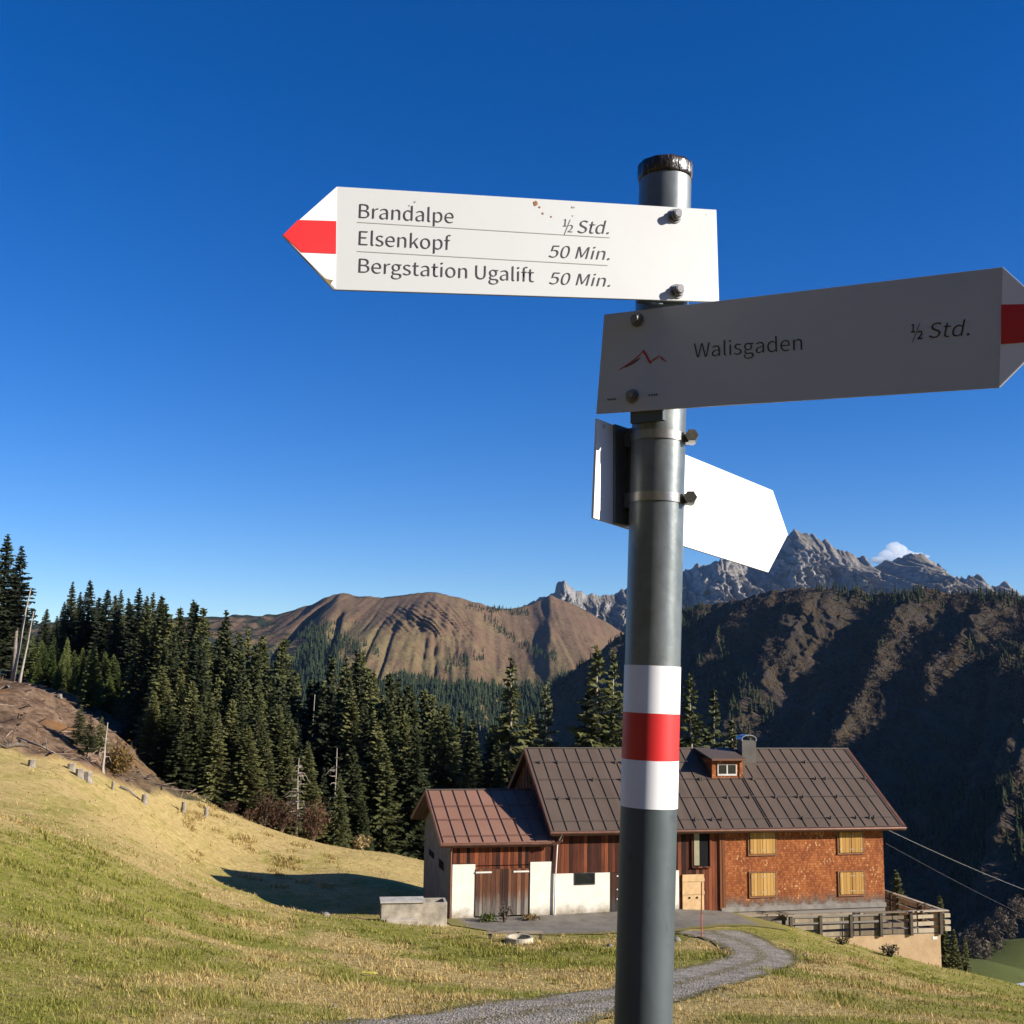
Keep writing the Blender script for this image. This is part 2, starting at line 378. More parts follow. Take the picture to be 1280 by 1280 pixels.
def build_track():
    m = Mat('gravel', .95, 0, .15)
    c = m.ramp(m.voro(16, out='Color'), [(0, (.19, .165, .13)), (.5, (.33, .29, .235)), (1, (.48, .43, .36))])
    c = m.mix(m.ramp(m.noise(1.2, 5, .65), [(.42, 0.), (.62, .75)]), c, (.16, .145, .105))
    gr = m.ramp(m.math('ADD', m.math('MULTIPLY', m.attr('edge', 'Fac'), .9), m.math('MULTIPLY', m.noise(2.6, 6, .7), .75)), [(.62, 0.), (.85, 1.)])
    c = m.mix(gr, c, (.15, .125, .045))
    m.col(c); m.bump(m.voro(22, out='Distance'), .04, .9)
    K = 17; V = []; E = []
    for i in range(len(TRK)):
        t = TRK[min(i + 1, len(TRK) - 1)] - TRK[max(i - 1, 0)]; t /= np.linalg.norm(t); nrm = np.array([-t[1], t[0]])
        for k in range(K):
            u = (k / (K - 1) * 2 - 1); wob = 1 + .25 * (fbm(np.array(i * .21), np.array(float(np.sign(u)) * 3.), 3, 61) - .5)
            p = TRK[i] + nrm * u * TRW[i] * 1.08 * float(wob); V.append(p)
            E.append(abs(u) ** 3 * .75 + (.42 if abs(u) < .16 else 0))
    V = np.array(V); z = H(V[:, 0], V[:, 1]) + .035
    E = np.array(E)
    o = np_mesh('path', np.c_[V, z], grid_faces(len(TRK), K), m.m, smooth=True, cols={'edge': np.stack([E] * 3, -1)})
    tag(o, kind='structure')
    # tarmac yard before the house front
    m = Mat('tarmac', .9, 0, .2)
    c = m.ramp(m.noise(1.4, 7, .65), [(.3, (.125, .110, .090)), (.6, (.205, .185, .155))])
    c = m.mix(m.ramp(m.noise(.8, 6, .75), [(.58, 0.), (.66, .6)]), c, (.12, .11, .05))
    c = m.mix(m.ramp(m.math('ADD', m.math('MULTIPLY', m.attr('edge', 'Fac'), .9), m.math('MULTIPLY', m.noise(2.2, 6, .7), .6)), [(.62, 0.), (.8, 1.)]), c, (.19, .165, .05))
    m.col(c); m.bump(m.noise(40, 3), .01)
    A = np.linspace(-.4, 14.5, 76); nb = 16; V = []; EE = []
    for a in A:
        lo = -4.35 + 1.1 * (float(fbm(np.array(a * .6), np.array(2.), 3, 88)) - .5) + (.9 * max(0, (a - 9) / 5) if a > 9 else 0) + max(0, 1.5 - a) * .9
        for k in range(nb):
            b = lo + (-.02 - lo) * k / (nb - 1); V.append(hw(a, b)); EE.append(max((1 - k / 4.) ** 1.5 if k < 4 else 0, np.clip((a - 12.2) / 2.3, 0, 1), np.clip((.9 - a) / 1.3, 0, 1)))
    V = np.array(V); z = H(V[:, 0], V[:, 1]); z = z + .03
    tag(np_mesh('pavement', np.c_[V, z], grid_faces(len(A), nb)[:, ::-1], m.m, smooth=True, cols={'edge': np.stack([EE] * 3, -1)}), kind='structure')
build_track()

# ------------------------------------------------------------------ mountains
def pl(*pts):
    p = np.array(pts, float); return lambda x: np.interp(x, p[:, 0], p[:, 1])
def make_range(name, x0, x1, nc, nr, ridge, ridge_d, base, base_d, prof, disp, mat, back=.35, attr=None, foot=False, smooth=True):
    xs = np.linspace(x0, x1, nc); t = np.linspace(0, 1, nr)
    Pr = at(xs, ridge(xs), ridge_d(xs)); Pb = at(xs, base(xs), base_d(xs))
    if foot: Pb[:, 2] = H0(Pb[:, 0], Pb[:, 1]) - 12
    T, XX = np.meshgrid(t, xs, indexing='ij')
    P = Pb[None] + (Pr - Pb)[None] * T[..., None]
    P[..., 2] = Pb[None, :, 2] + (Pr - Pb)[None, :, 2] * prof(T)
    d = disp(XX, T, P)                        # (nr,nc,3)
    P = P + d
    # the far side falls away behind the ridge
    B = []
    for k, (dy, dz) in enumerate([(.04, -.10), (.12, -.35), (.3, -.9)]):
        q = P[-1].copy(); hgt = np.abs(Pr[:, 2] - Pb[:, 2]) + 60
        dirn = Pr[:, :2] / np.linalg.norm(Pr[:, :2], axis=1)[:, None]
        q[:, :2] += dirn * (dy * Pr[:, 1] * back)[:, None]; q[:, 2] += dz * hgt; B.append(q)
    A = np.concatenate([P, np.array(B)], 0)
    cols = None
    if attr is not None:
        a = attr(XX, T, P); a = np.concatenate([a, np.repeat(a[-1:], 3, 0)], 0); cols = {'zone': a.reshape(-1, 3)}
    o = np_mesh(name, A.reshape(-1, 3), grid_faces(nr + 3, nc), mat, smooth=smooth, cols=cols)
    tag(o, kind='structure'); return P, XX, T

# --- brown ridge, about 2.5 km off
def brown_material():
    m = Mat('autumn_alp', .95, 0, .05)
    z = m.sep(m.attr('zone')); nz = m.normal_z()
    a = m.noise(.006, 8, .65); b = m.noise(.03, 7, .7, stretch=(1, .4, .3)); c = m.noise(.012, 6, .6)
    g = m.ramp(a, [(.3, (.120, .085, .048)), (.5, (.165, .105, .063)), (.7, (.185, .135, .066))])
    g = m.mix(m.ramp(z[0], [(0, 0.), (1, 1.)]), g, m.ramp(c, [(.3, (.135, .118, .045)), (.7, (.20, .165, .070))]))
    g = m.mix(m.ramp(b, [(.46, 0.), (.66, .75)]), g, (.145, .075, .052))
    g = m.mix(m.ramp(m.noise(.11, 6, .75, stretch=(1, 1, .5)), [(.4, 0.), (.68, .6)]), g, (.07, .055, .03))
    g = m.mix(m.ramp(m.noise(.05, 5, .75), [(.70, 0.), (.76, .7)]), g, (.38, .34, .28))
    rock = m.ramp(m.noise(.02, 8, .7, stretch=(1, 1, .25)), [(.3, (.15, .13, .12)), (.7, (.38, .34, .30))])
    g = m.mix(z[1], g, rock)
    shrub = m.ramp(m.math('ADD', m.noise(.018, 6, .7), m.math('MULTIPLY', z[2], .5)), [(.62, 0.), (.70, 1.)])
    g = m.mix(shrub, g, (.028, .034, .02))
    m.col(g); m.bump(m.noise(.05, 8, .7), 12, .6); return m.m
br_ridge = pl((-300, 790), (180, 775), (270, 770), (300, 769), (340, 769), (365, 763), (385, 757), (405, 747), (425, 742), (445, 745), (470, 746), (500, 745), (525, 742), (545, 740), (560, 744), (590, 752), (620, 760), (640, 762), (660, 757), (680, 749), (688, 744), (705, 751), (730, 762), (755, 775), (780, 792), (810, 812), (900, 850), (1000, 870))
br_base = pl((-300, 960), (300, 960), (600, 965), (800, 960), (1000, 960))
def br_disp(XX, T, P):
    tap = np.sin(np.clip(T, 0, 1) * math.pi) ** .6
    u = P[..., 0] / 150; w = P[..., 2] / 420
    bowl = ridged(u * .55 + .15 * np.sin(T * 4), w * .5, 3, 12)
    gul = ridged(u * 2.1 + w * 1.1, w * .55, 4, 30) ** 2
    ribs = np.exp(-((XX - 540) / 48) ** 2) * sstep(.60, .70, T) * (1 - sstep(.86, .95, T))       # the row of ribs below the right dome
    XW = XX + T * 190 + 26 * (fbm(XX / 30, T * 5, 3, 77) - .5); rib = (np.abs((XW / 8.5) % 1 * 2 - 1)) ** .8 * ribs * 30 * (.35 + 1.3 * vn(np.floor(XW / 8.5), XW * 0, 5))
    scar = np.exp(-((XX - (435 - (1 - T) * 35)) / 4.5) ** 2) * sstep(.35, .45, T) * (1 - sstep(.75, .85, T)) * -45
    scar += np.exp(-((XX - (418 - (1 - T) * 160)) / 7) ** 2) * sstep(.45, .55, T) * (1 - sstep(.86, .95, T)) * -75
    spur = np.exp(-((XX - (690 + (1 - T) * 70)) / 38) ** 2) * 0 * T * (1 - T) * 2.2
    amp = tap * ((bowl - .5) * 210 - gul * 34 - ridged(u * 6.5 + w * 4.5, w * 2.6, 4, 63) ** 4 * 26 * (.3 + 1.2 * vn(u * .9, w * .8, 91)) + (fbm(u * 8, P[..., 2] / 50, 4, 50) - .5) * 26) + rib * tap + scar + spur
    sh = 270 * T * (1 - sstep(580, 700, XX)) / P[..., 1]      # the flank left of the small peak runs towards the viewer
    d = np.zeros(P.shape); d -= P * sh[..., None]; d[..., 1] += -amp * .8; d[..., 2] += amp * .22 * (1 - T) + (fbm(u * 7, u * 0 + 3., 4, 3) - .5) * 7 * T
    return d
def br_attr(XX, T, P):
    ol = sstep(.75, .35, T + (fbm(P[..., 0] / 200, P[..., 2] / 100, 3, 8) - .5) * .4)
    rk = np.exp(-((XX - 740) / 38) ** 2) * sstep(.5, .75, T) * 0
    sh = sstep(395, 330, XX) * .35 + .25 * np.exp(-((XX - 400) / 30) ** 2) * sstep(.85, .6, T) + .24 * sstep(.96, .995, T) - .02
    return np.stack([ol, rk, sh], -1)
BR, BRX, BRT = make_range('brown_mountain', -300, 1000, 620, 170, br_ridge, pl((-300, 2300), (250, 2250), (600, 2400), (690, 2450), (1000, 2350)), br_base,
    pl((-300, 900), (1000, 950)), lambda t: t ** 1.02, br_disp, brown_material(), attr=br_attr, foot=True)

# --- grey rock: the horn behind the ridge, and the high massif to the right
def rock_material():
    m = Mat('limestone', .95, 0, .1)
    a = m.noise(.004, 9, .68); b = m.noise(.016, 8, .72, stretch=(1, 1, .35)); nz = m.normal_z()
    g = m.ramp(b, [(.28, (.13, .13, .135)), (.5, (.27, .262, .255)), (.72, (.44, .42, .395))])
    g = m.mix(m.ramp(a, [(.48, 0.), (.68, .6)]), g, (.20, .155, .11))
    g = m.mix(m.ramp(nz, [(.70, 0.), (.85, .5)]), g, (.17, .13, .07))
    m.col(g); m.bump(m.noise(.05, 10, .8), 16, .8); return m.m
ROCK = rock_material()
def rock_disp(scale, A, seed):
    def f(XX, T, P):
        q = fbm(P[..., 0] / scale * 1.7, P[..., 2] / scale * 1.7, 3, seed + 40) - .5; u = P[..., 0] / scale + q * .18; w = P[..., 2] / scale + q * .1
        big = ridged(u * .8 + w * .35, w * .25 + 2, 4, seed) ; med = ridged(u * 2.6 - w * 1.1, w * .8, 6, seed + 3, .68); fine = fbm(u * 9, w * 6, 4, seed + 9)
        vf = ridged(u * 9 + w * 3, w * 3.6, 5, seed + 13, .72)
        amp = A * ((big - .5) * 1.25 + (med - .55) * 1.1 + (vf - .55) * .75 + (fine - .5) * .35)
        d = np.zeros(P.shape); top = 1 - sstep(.72, 1, T) * .9
        d[..., 1] = -amp * top; d[..., 0] = (fbm(u * 3, w * 3, 3, seed + 5) - .5) * A * .35 * top
        d[..., 2] = amp * .1 * (1 - T) + (ridged(u * 8, u * 0 + 1., 5, seed + 2, .6) - .6) * A * (.05 * T + .10 * T ** 8) + (np.abs(2 * vn(u * 26, u * 0, seed + 8) - 1) - .5) * A * .07 * T ** 6
        return d
    return f
make_range('rock_mountain', 690, 1420, 560, 170,
    pl((690, 800), (770, 752), (800, 738), (845, 716), (860, 713), (880, 703), (900, 698), (915, 700), (940, 705), (955, 700), (970, 684), (984, 671), (995, 666), (1008, 669), (1020, 674), (1035, 680), (1052, 688), (1062, 689), (1070, 694), (1082, 699), (1092, 704), (1104, 701), (1118, 697), (1135, 692), (1148, 692), (1160, 700), (1172, 708), (1185, 714), (1200, 722), (1206, 726), (1210, 720), (1224, 720), (1232, 727), (1240, 733), (1250, 729), (1258, 731), (1268, 742), (1300, 750), (1420, 790)),
    pl((690, 4600), (900, 3900), (995, 4100), (1140, 3800), (1420, 3600)), pl((690, 830), (1420, 830)), pl((690, 3500), (900, 2900), (1000, 3100), (1140, 2800), (1420, 2700)),
    lambda t: t ** 1.25, rock_disp(420, 260, 100), ROCK, smooth=False)
make_range('horn_mountain', 640, 860, 240, 120,
    pl((640, 790), (652, 758), (664, 751), (676, 746), (686, 744), (693, 742), (695, 733), (699, 728), (704, 726), (708, 729), (716, 734), (720, 740), (727, 740), (733, 744), (742, 743), (750, 745), (760, 744), (770, 741), (780, 736), (795, 730), (820, 736), (860, 770)),
    pl((640, 3000), (705, 2750), (860, 2900)), pl((640, 830), (860, 830)), pl((640, 2500), (860, 2350)), lambda t: t ** 1.15, rock_disp(170, 75, 300), ROCK, smooth=False)

# --- the dark scrubby mountainside on the right, in grazing light
def scrub_material():
    m = Mat('scrub_slope', .97, 0, .05)
    z = m.sep(m.attr('zone'))
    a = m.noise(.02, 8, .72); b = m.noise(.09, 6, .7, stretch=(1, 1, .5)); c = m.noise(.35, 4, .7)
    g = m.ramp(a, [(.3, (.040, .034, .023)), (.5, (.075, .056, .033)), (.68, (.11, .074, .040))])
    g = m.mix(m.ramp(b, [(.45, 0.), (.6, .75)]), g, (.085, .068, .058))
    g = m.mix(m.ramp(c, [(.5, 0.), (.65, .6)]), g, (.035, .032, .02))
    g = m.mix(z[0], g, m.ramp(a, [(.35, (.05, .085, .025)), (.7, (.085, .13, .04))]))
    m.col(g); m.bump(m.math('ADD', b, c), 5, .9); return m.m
sc_ridge = pl((700, 860), (780, 800), (850, 766), (880, 758), (920, 748), (950, 742), (1000, 739), (1050, 740), (1100, 742), (1140, 741), (1180, 743), (1230, 746), (1280, 751), (1400, 746), (1500, 722), (1650, 690), (1800, 680))
sc_base = pl((700, 1010), (850, 1050), (1000, 1110), (1100, 1160), (1200, 1190), (1280, 1185), (1400, 1160), (1800, 1100))
def sc_disp(XX, T, P):
    u = (XX - 700) / 580.
    gl = ridged(u * 3.0 + 1.25 * (1 - T) + .5 * (fbm(u * 4, T * 3, 3, 33) - .5), T * .5 + 3, 2, 70) ** 1.5
    md = ridged(u * 8 + 3.2 * (1 - T), T * 1.6, 4, 81)
    fn = fbm(u * 30, T * 26, 4, 91); ff = fbm(u * 90, T * 80, 3, 95)
    tap = sstep(0, .12, T) * (1 - .65 * sstep(.88, 1, T))
    amp = tap * ((gl - .5) * 62 + (md - .55) * 34 + (fn - .5) * 17 + (ff - .5) * 6)
    d = np.zeros(P.shape); d[..., 0] = -amp * .75; d[..., 1] = -amp * .45; d[..., 2] = amp * .30 + (fbm(u * 60, u * 0, 3, 4) - .5) * 5 * T
    return d
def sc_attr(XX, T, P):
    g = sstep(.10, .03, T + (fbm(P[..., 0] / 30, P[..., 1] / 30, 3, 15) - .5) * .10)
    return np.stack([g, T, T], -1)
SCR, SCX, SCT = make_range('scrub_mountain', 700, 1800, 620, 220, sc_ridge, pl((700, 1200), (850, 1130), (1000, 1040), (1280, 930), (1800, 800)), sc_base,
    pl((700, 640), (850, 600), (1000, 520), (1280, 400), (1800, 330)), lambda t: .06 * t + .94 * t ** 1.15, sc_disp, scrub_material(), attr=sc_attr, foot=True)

# --- far woods: one mass of small conifers on the foot of the brown ridge
def cone_trees(pts, hs, seed, nseg=3, nside=5, wid=.17):
    rng = np.random.default_rng(seed); Vs = []; Fs = []; o = 0; n = len(pts)
    for k in range(nseg):
        z0 = .08 + k * .27; z1 = min(1, z0 + .42); r0 = wid * (1 - z0) * 1.15
        ang = rng.random(n) * 6.28
        ring = np.arange(nside) / nside * 2 * math.pi
        rr = r0 * (.7 + .6 * rng.random((n, nside)))
        x = np.cos(ang[:, None] + ring) * rr; y = np.sin(ang[:, None] + ring) * rr
        V = np.zeros((n, nside + 1, 3)); V[:, :nside, 0] = x; V[:, :nside, 1] = y; V[:, :nside, 2] = z0 + .05 * rng.random((n, nside)); V[:, nside, 2] = z1
        V = V * hs[:, None, None] + pts[:, None]
        i = np.arange(nside); f = np.stack([i, (i + 1) % nside, np.full(nside, nside)], -1)
        F = (np.arange(n) * (nside + 1))[:, None, None] + f[None] + o
        Vs.append(V.reshape(-1, 3)); Fs.append(F.reshape(-1, 3)); o += n * (nside + 1)
    return np.concatenate(Vs), np.concatenate(Fs)
def proj_px(P):
    cp, sp = math.cos(PITCH), math.sin(PITCH); d = P[..., 1] * cp + P[..., 2] * sp; u = -P[..., 1] * sp + P[..., 2] * cp
    px = FOC * P[..., 0] / d; py = -FOC * u / d; c, s = math.cos(ROLL), math.sin(ROLL)
    return 640 + px * c - py * s, 640 + px * s + py * c
def far_woods():
    rng = np.random.default_rng(5)
    m = Mat('far_conifers', .95, 0, .05); m.col(m.ramp(m.noise(.05, 5, .7), [(.3, (.016, .026, .014)), (.7, (.045, .058, .026))]))
    i = rng.integers(0, BR.shape[0] - 1, 60000); j = rng.integers(0, BR.shape[1] - 1, 60000); fr = rng.random((2, 60000, 1))
    P = BR[i, j] * (1 - fr[0]) * (1 - fr[1]) + BR[i + 1, j] * fr[0] * (1 - fr[1]) + BR[i, j + 1] * (1 - fr[0]) * fr[1] + BR[i + 1, j + 1] * fr[0] * fr[1]
    px, py = proj_px(P)
    edge = pl((-400, 800), (270, 815), (300, 825), (335, 832), (362, 832), (370, 818), (385, 802), (402, 800), (418, 815), (432, 842), (480, 857), (500, 845), (530, 852), (560, 862), (600, 855), (640, 856), (690, 858), (705, 845), (740, 838), (775, 822), (800, 815), (1000, 830))
    keep = py > edge(px) + (fbm(P[:, 0] / 60, P[:, 1] / 60, 3, 6) - .5) * 26
    keep &= ~((px > 695) & (px < 800) & (py > 878) & (py < 906) & (fbm(P[:, 0] / 40, P[:, 1] / 40, 3, 16) < .62))
    # loose strips and single trees higher up
    strips = [((610, 775), (642, 800), 4), ((655, 810), (672, 818), 5), ((672, 812), (692, 822), 5), ((395, 795), (450, 815), 9), ((470, 812), (474, 820), 4), ((585, 760), (660, 768), 3), ((560, 835), (600, 820), 6), ((385, 796), (410, 786), 9)]
    for (xa, ya), (xb, yb), w in strips:
        t = np.clip(((px - xa) * (xb - xa) + (py - ya) * (yb - ya)) / ((xb - xa) ** 2 + (yb - ya) ** 2), 0, 1)
        dd = np.hypot(px - xa - t * (xb - xa), py - ya - t * (yb - ya)); keep |= (dd < w * (.5 + rng.random(len(px)))) & (rng.random(len(px)) < .55)
    keep |= (rng.random(len(px)) < .010) & (px < 460) & (py > 776)
    keep &= (px > -350) & (px < 960)
    dense = (py > edge(px) + 4)[keep]; P = P[keep]; hs = (8 + 11 * rng.random(len(P))) * np.where(dense, 1, .6) * np.clip(P[:, 1] / 1500, .75, 1.0)
    V, F = cone_trees(P, hs, 6); tag(np_mesh('far_forest', V, F, m.m), kind='stuff')
    # woods on the right-hand mountainside: conifers in gullies and along the crest
    m2 = Mat('slope_conifers', .95, 0, .05); m2.col(m2.ramp(m2.noise(.08, 5, .7), [(.3, (.018, .024, .012)), (.7, (.05, .055, .024))]))
    n = 40000; i = rng.integers(0, SCR.shape[0] - 1, n); j = rng.integers(0, SCR.shape[1] - 1, n); f = rng.random((n, 1))
    P = SCR[i, j] * (1 - f) + SCR[i + 1, j + 1] * f; t = SCT[i, j]; px, py = proj_px(P)
    d = fbm(P[:, 0] / 45 + 3, P[:, 2] / 90, 4, 23)
    keep = (d > .60) & (rng.random(n) < .45)
    keep |= (t > .93) & (rng.random(n) < .35) & (d > .42)
    keep |= (t < .3) & (d > .52) & (rng.random(n) < .3)
    keep &= (px < 1500) & (py < 1165)
    P = P[keep]; V, F = cone_trees(P, 4 + 6 * rng.random(len(P)), 8, wid=.18); tag(np_mesh('slope_forest', V, F, m2.m), kind='stuff')
    # bare autumn shrubs
    m3 = Mat('bare_shrubs', .95, 0, .05); m3.col(m3.ramp(m3.noise(.15, 4, .7), [(.3, (.038, .030, .025)), (.55, (.080, .060, .047)), (.75, (.12, .078, .043))]))
    n = 110000; i = rng.integers(0, SCR.shape[0] - 1, n); j = rng.integers(0, SCR.shape[1] - 1, n); f = rng.random((n, 1))
    P = SCR[i, j] * (1 - f) + SCR[i + 1, j + 1] * f; px, py = proj_px(P)
    d = fbm(P[:, 0] / 50, P[:, 2] / 40, 4, 29); keep = ((d > .52) & (rng.random(n) < .7)) & (px < 1500) & (py < 1190); P = P[keep]
    k = 7; N = len(P); s = (.6 + 1.7 * rng.random(N) ** 1.5)[:, None, None]
    ctr = P[:, None] + (rng.random((N, k, 3)) - [.5, .5, 0]) * s * [1.3, 1.3, 1.5]
    tri = (rng.random((N, k, 3, 3)) - .5) * s[..., None] * 1.15
    V = (ctr[:, :, None] + tri).reshape(-1, 3); F = np.arange(len(V)).reshape(-1, 3); tag(np_mesh('slope_shrubs', V, F, m3.m), kind='stuff')
far_woods()
# unseen dark hill added behind the viewer to hold back the sky fill
def slope_behind():
    az = np.radians(np.linspace(146, 292, 120)); r = np.linspace(58, 420, 60); A, Rr = np.meshgrid(az, r); t = (Rr - 58) / 362
    x = Rr * np.sin(A); y = Rr * np.cos(A); edge = sstep(146, 165, np.degrees(A)) * sstep(292, 272, np.degrees(A))
    z = -14 + (14 + 10) * sstep(0, .06, t) + 215 * t * (.35 + .65 * edge) + (ridged(x / 60, y / 60, 4, 5) - .5) * 30 * t
    m = Mat('fill_blocking_dark_hill', .97, 0, .03); m.col(m.ramp(m.noise(.06, 8, .75), [(.3, (.012, .017, .009)), (.7, (.040, .046, .020))])); m.bump(m.noise(.15, 6, .7), 4, 1)
    tag(np_mesh('added_dark_hill', np.stack([x, y, z], -1).reshape(-1, 3), grid_faces(60, 120)[:, ::-1], m.m, smooth=True), kind='structure')
slope_behind()
# ------------------------------------------------------------------ the farmhouse
HZ = HOUSE_O[2]
def fac(px, py, b=0.):
    """photo pixel -> (a, c) on the house's front plane shifted by b"""
    d = ray(px, py); n = np.array([*HV, 0]); o = HOUSE_O + np.array([*(HV * b), 0])
    p = d * ((o @ n) / (d @ n)) - HOUSE_O
    return float(p[:2] @ HU), float(p[2])
WA, WM, HE, HR, DB = 4.575, 16.77, 3.70, 7.05, 4.68      # annex width, main width, eave, ridge, ridge distance
AE, AR, AB, AD = 3.24, 5.08, 4.29, 7.9                   # annex eave, ridge, ridge distance, depth
OF, OSL, OSR, OA, OAF = .47, .20, .95, .61, .30          # overhangs
AEND = WA + WM

def wood_boards(name, dark, mid, light, pitch=.165, grey=None):
    """vertical boards: each board its own tone, with gaps, weathered grain"""
    m = Mat(name, .85, 0, .25); p = m.sep(m.co()); x = m.math('DIVIDE', m.math('ADD', p[0], m.math('MULTIPLY', p[1], .97)), pitch)
    wob = m.math('MULTIPLY', m.math('SUBTRACT', m.noise(2.1, 2, .5, stretch=(1, 1, .02)), .5), 1.8); x = m.math('ADD', x, wob)
    cell = m.math('FLOOR', x); fr = m.math('FRACT', x)
    wn = m.n('ShaderNodeTexWhiteNoise', noise_dimensions='1D'); m.L(cell, wn.inputs['W'])
    grain = m.noise(3, 7, .7, stretch=(7, 7, .35))
    f = m.math('ADD', m.math('MULTIPLY', wn.outputs['Value'], .62), m.math('MULTIPLY', grain, .52))
    c = m.ramp(f, [(.25, dark), (.55, mid), (.85, light)])
    st_ = m.noise(.9, 5, .65, stretch=(1.6, 1.6, .45)); c = m.mix(m.ramp(st_, [(.46, 0.), (.72, .6)]), c, dark)
    if grey is not None:
        h = m.math('ADD', p[2], m.math('MULTIPLY', m.math('SUBTRACT', m.noise(2, 5, .7, stretch=(5, 5, .35)), .5), 2.6))
        c = m.mix(m.ramp(h, [(grey[0], 1.), (grey[1], 0.)]), c, m.ramp(f, [(.2, (.012, .010, .009)), (.5, (.07, .058, .05)), (.9, (.30, .26, .21))]))
    gap = m.math('LESS_THAN', fr, .09)
    c = m.mix(gap, c, (.012, .009, .008)); m.col(c)
    m.bump(m.math('SUBTRACT', m.math('MULTIPLY', grain, .3), gap), .02, .7); return m.m
M_BOARD = wood_boards('weathered_boards', (.014, .006, .005), (.105, .027, .011), (.27, .078, .028))
M_BDOOR = wood_boards('barn_door_boards', (.022, .010, .007), (.095, .036, .018), (.22, .09, .042), .19, grey=(.5, 1.6))
M_DARKB = wood_boards('grey_boards', (.02, .016, .013), (.07, .055, .045), (.16, .13, .10), .2)
M_NEWW = plain('fresh_pine', (.62, .40, .19), .7, var=.18, scale=5)
M_SHUT = wood_boards('shutter_pine', (.36, .19, .05), (.48, .27, .075), (.56, .34, .11), .16)
def shingle_mat():
    m = Mat('wood_shingles', .8, 0, .3); v = m.co()
    br = m.n('ShaderNodeTexBrick', offset=.5); rot = m.co((1, 1, 1), (R(90), 0, 0)); m.L(rot, br.inputs['Vector'])
    br.inputs['Scale'].default_value = 1; br.inputs['Brick Width'].default_value = .085; br.inputs['Row Height'].default_value = .11
    br.inputs['Mortar Size'].default_value = .006; br.inputs['Bias'].default_value = 0
    br.inputs['Color1'].default_value = (0, 0, 0, 1); br.inputs['Color2'].default_value = (1, 1, 1, 1); br.inputs['Mortar'].default_value = (.2, .2, .2, 1)
    p = m.sep(v)
    f = m.math('ADD', m.math('MULTIPLY', br.outputs[0], .34), m.math('MULTIPLY', m.noise(1.1, 6, .65), .75))
    c = m.ramp(f, [(.18, (.105, .026, .008)), (.42, (.23, .062, .014)), (.62, (.34, .105, .026)), (.85, (.47, .18, .055))])
    fl = m.math('MULTIPLY', m.math('GREATER_THAN', br.outputs[0], .86), m.ramp(m.noise(.8, 4, .6), [(.5, 0.), (.62, 1.)]))
    c = m.mix(m.math('MULTIPLY', fl, .6), c, (.62, .38, .18))
    h = m.math('ADD', p[2], m.math('MULTIPLY', m.math('SUBTRACT', m.noise(1.6, 5, .7, stretch=(1, 1, .5)), .5), 1.1))
    c = m.mix(m.ramp(h, [(.12, 1.), (.62, 0.)]), c, m.ramp(m.noise(5, 4, .7), [(.3, (.06, .035, .025)), (.7, (.20, .15, .11))]))
    c = m.mix(m.ramp(h, [(.02, 1.), (.2, 0.)]), c, (.25, .22, .185))
    m.col(c); m.bump(m.math('ADD', br.outputs[0], m.math('MULTIPLY', br.outputs[1], -1.)), .025, .8); return m.m
M_SHING = shingle_mat()
def plaster_mat():
    m = Mat('lime_plaster', .9, 0, .2); p = m.sep(m.co())
    h = m.math('ADD', p[2], m.math('MULTIPLY', m.math('SUBTRACT', m.noise(.9, 5, .65), .5), 1.3))
    c = m.ramp(m.noise(2, 6, .6), [(.3, (.74, .70, .58)), (.7, (.84, .81, .70))])
    c = m.mix(m.ramp(h, [(.0, 1.), (.42, 0.)]), c, m.ramp(m.noise(4, 6, .7), [(.3, (.24, .20, .15)), (.7, (.50, .43, .33))]))
    m.col(c); m.bump(m.noise(18, 5, .6), .01); return m.m
M_PLAS = plaster_mat()
M_CEM = plain('grey_render', (.20, .185, .165), .9, var=.25, scale=1.5, bump=.01)
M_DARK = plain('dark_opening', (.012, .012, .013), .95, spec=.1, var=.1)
M_GLASS = Mat('window_glass', .06, 0, .9).col((.012, .015, .018)).m
M_TRIM = plain('pale_trim_paint', (.70, .66, .58), .6)
M_COP = plain('copper_brown_sheet', (.165, .075, .045), .45, .35, var=.2)
def roof_mat(name, c1, c2, metal=.0):
    m = Mat(name, .6, metal, .2); p = m.sep(m.co())
    x = m.math('FLOOR', m.math('DIVIDE', p[0], .62)); wn = m.n('ShaderNodeTexWhiteNoise', noise_dimensions='1D'); m.L(x, wn.inputs['W'])
    f = m.math('ADD', m.math('MULTIPLY', wn.outputs['Value'], .22), m.math('MULTIPLY', m.noise(.7, 6, .6, stretch=(1, 1, 1)), .78))
    m.col(m.ramp(f, [(.25, c1), (.75, c2)])); m.ro(m.ramp(m.noise(3, 4), [(.3, .5), (.7, .7)])); m.bump(m.noise(1.4, 3, .5), .02, .3); return m.m
M_ROOF = roof_mat('roof_sheet_umber', (.088, .064, .048), (.118, .086, .065))
M_ROOF2 = roof_mat('roof_sheet_russet', (.225, .115, .075), (.275, .148, .10))
M_SEAM = plain('seam_shadow_line', (.070, .052, .042), .6)
M_ZINC = plain('zinc', (.42, .44, .46), .35, .8, var=.15)

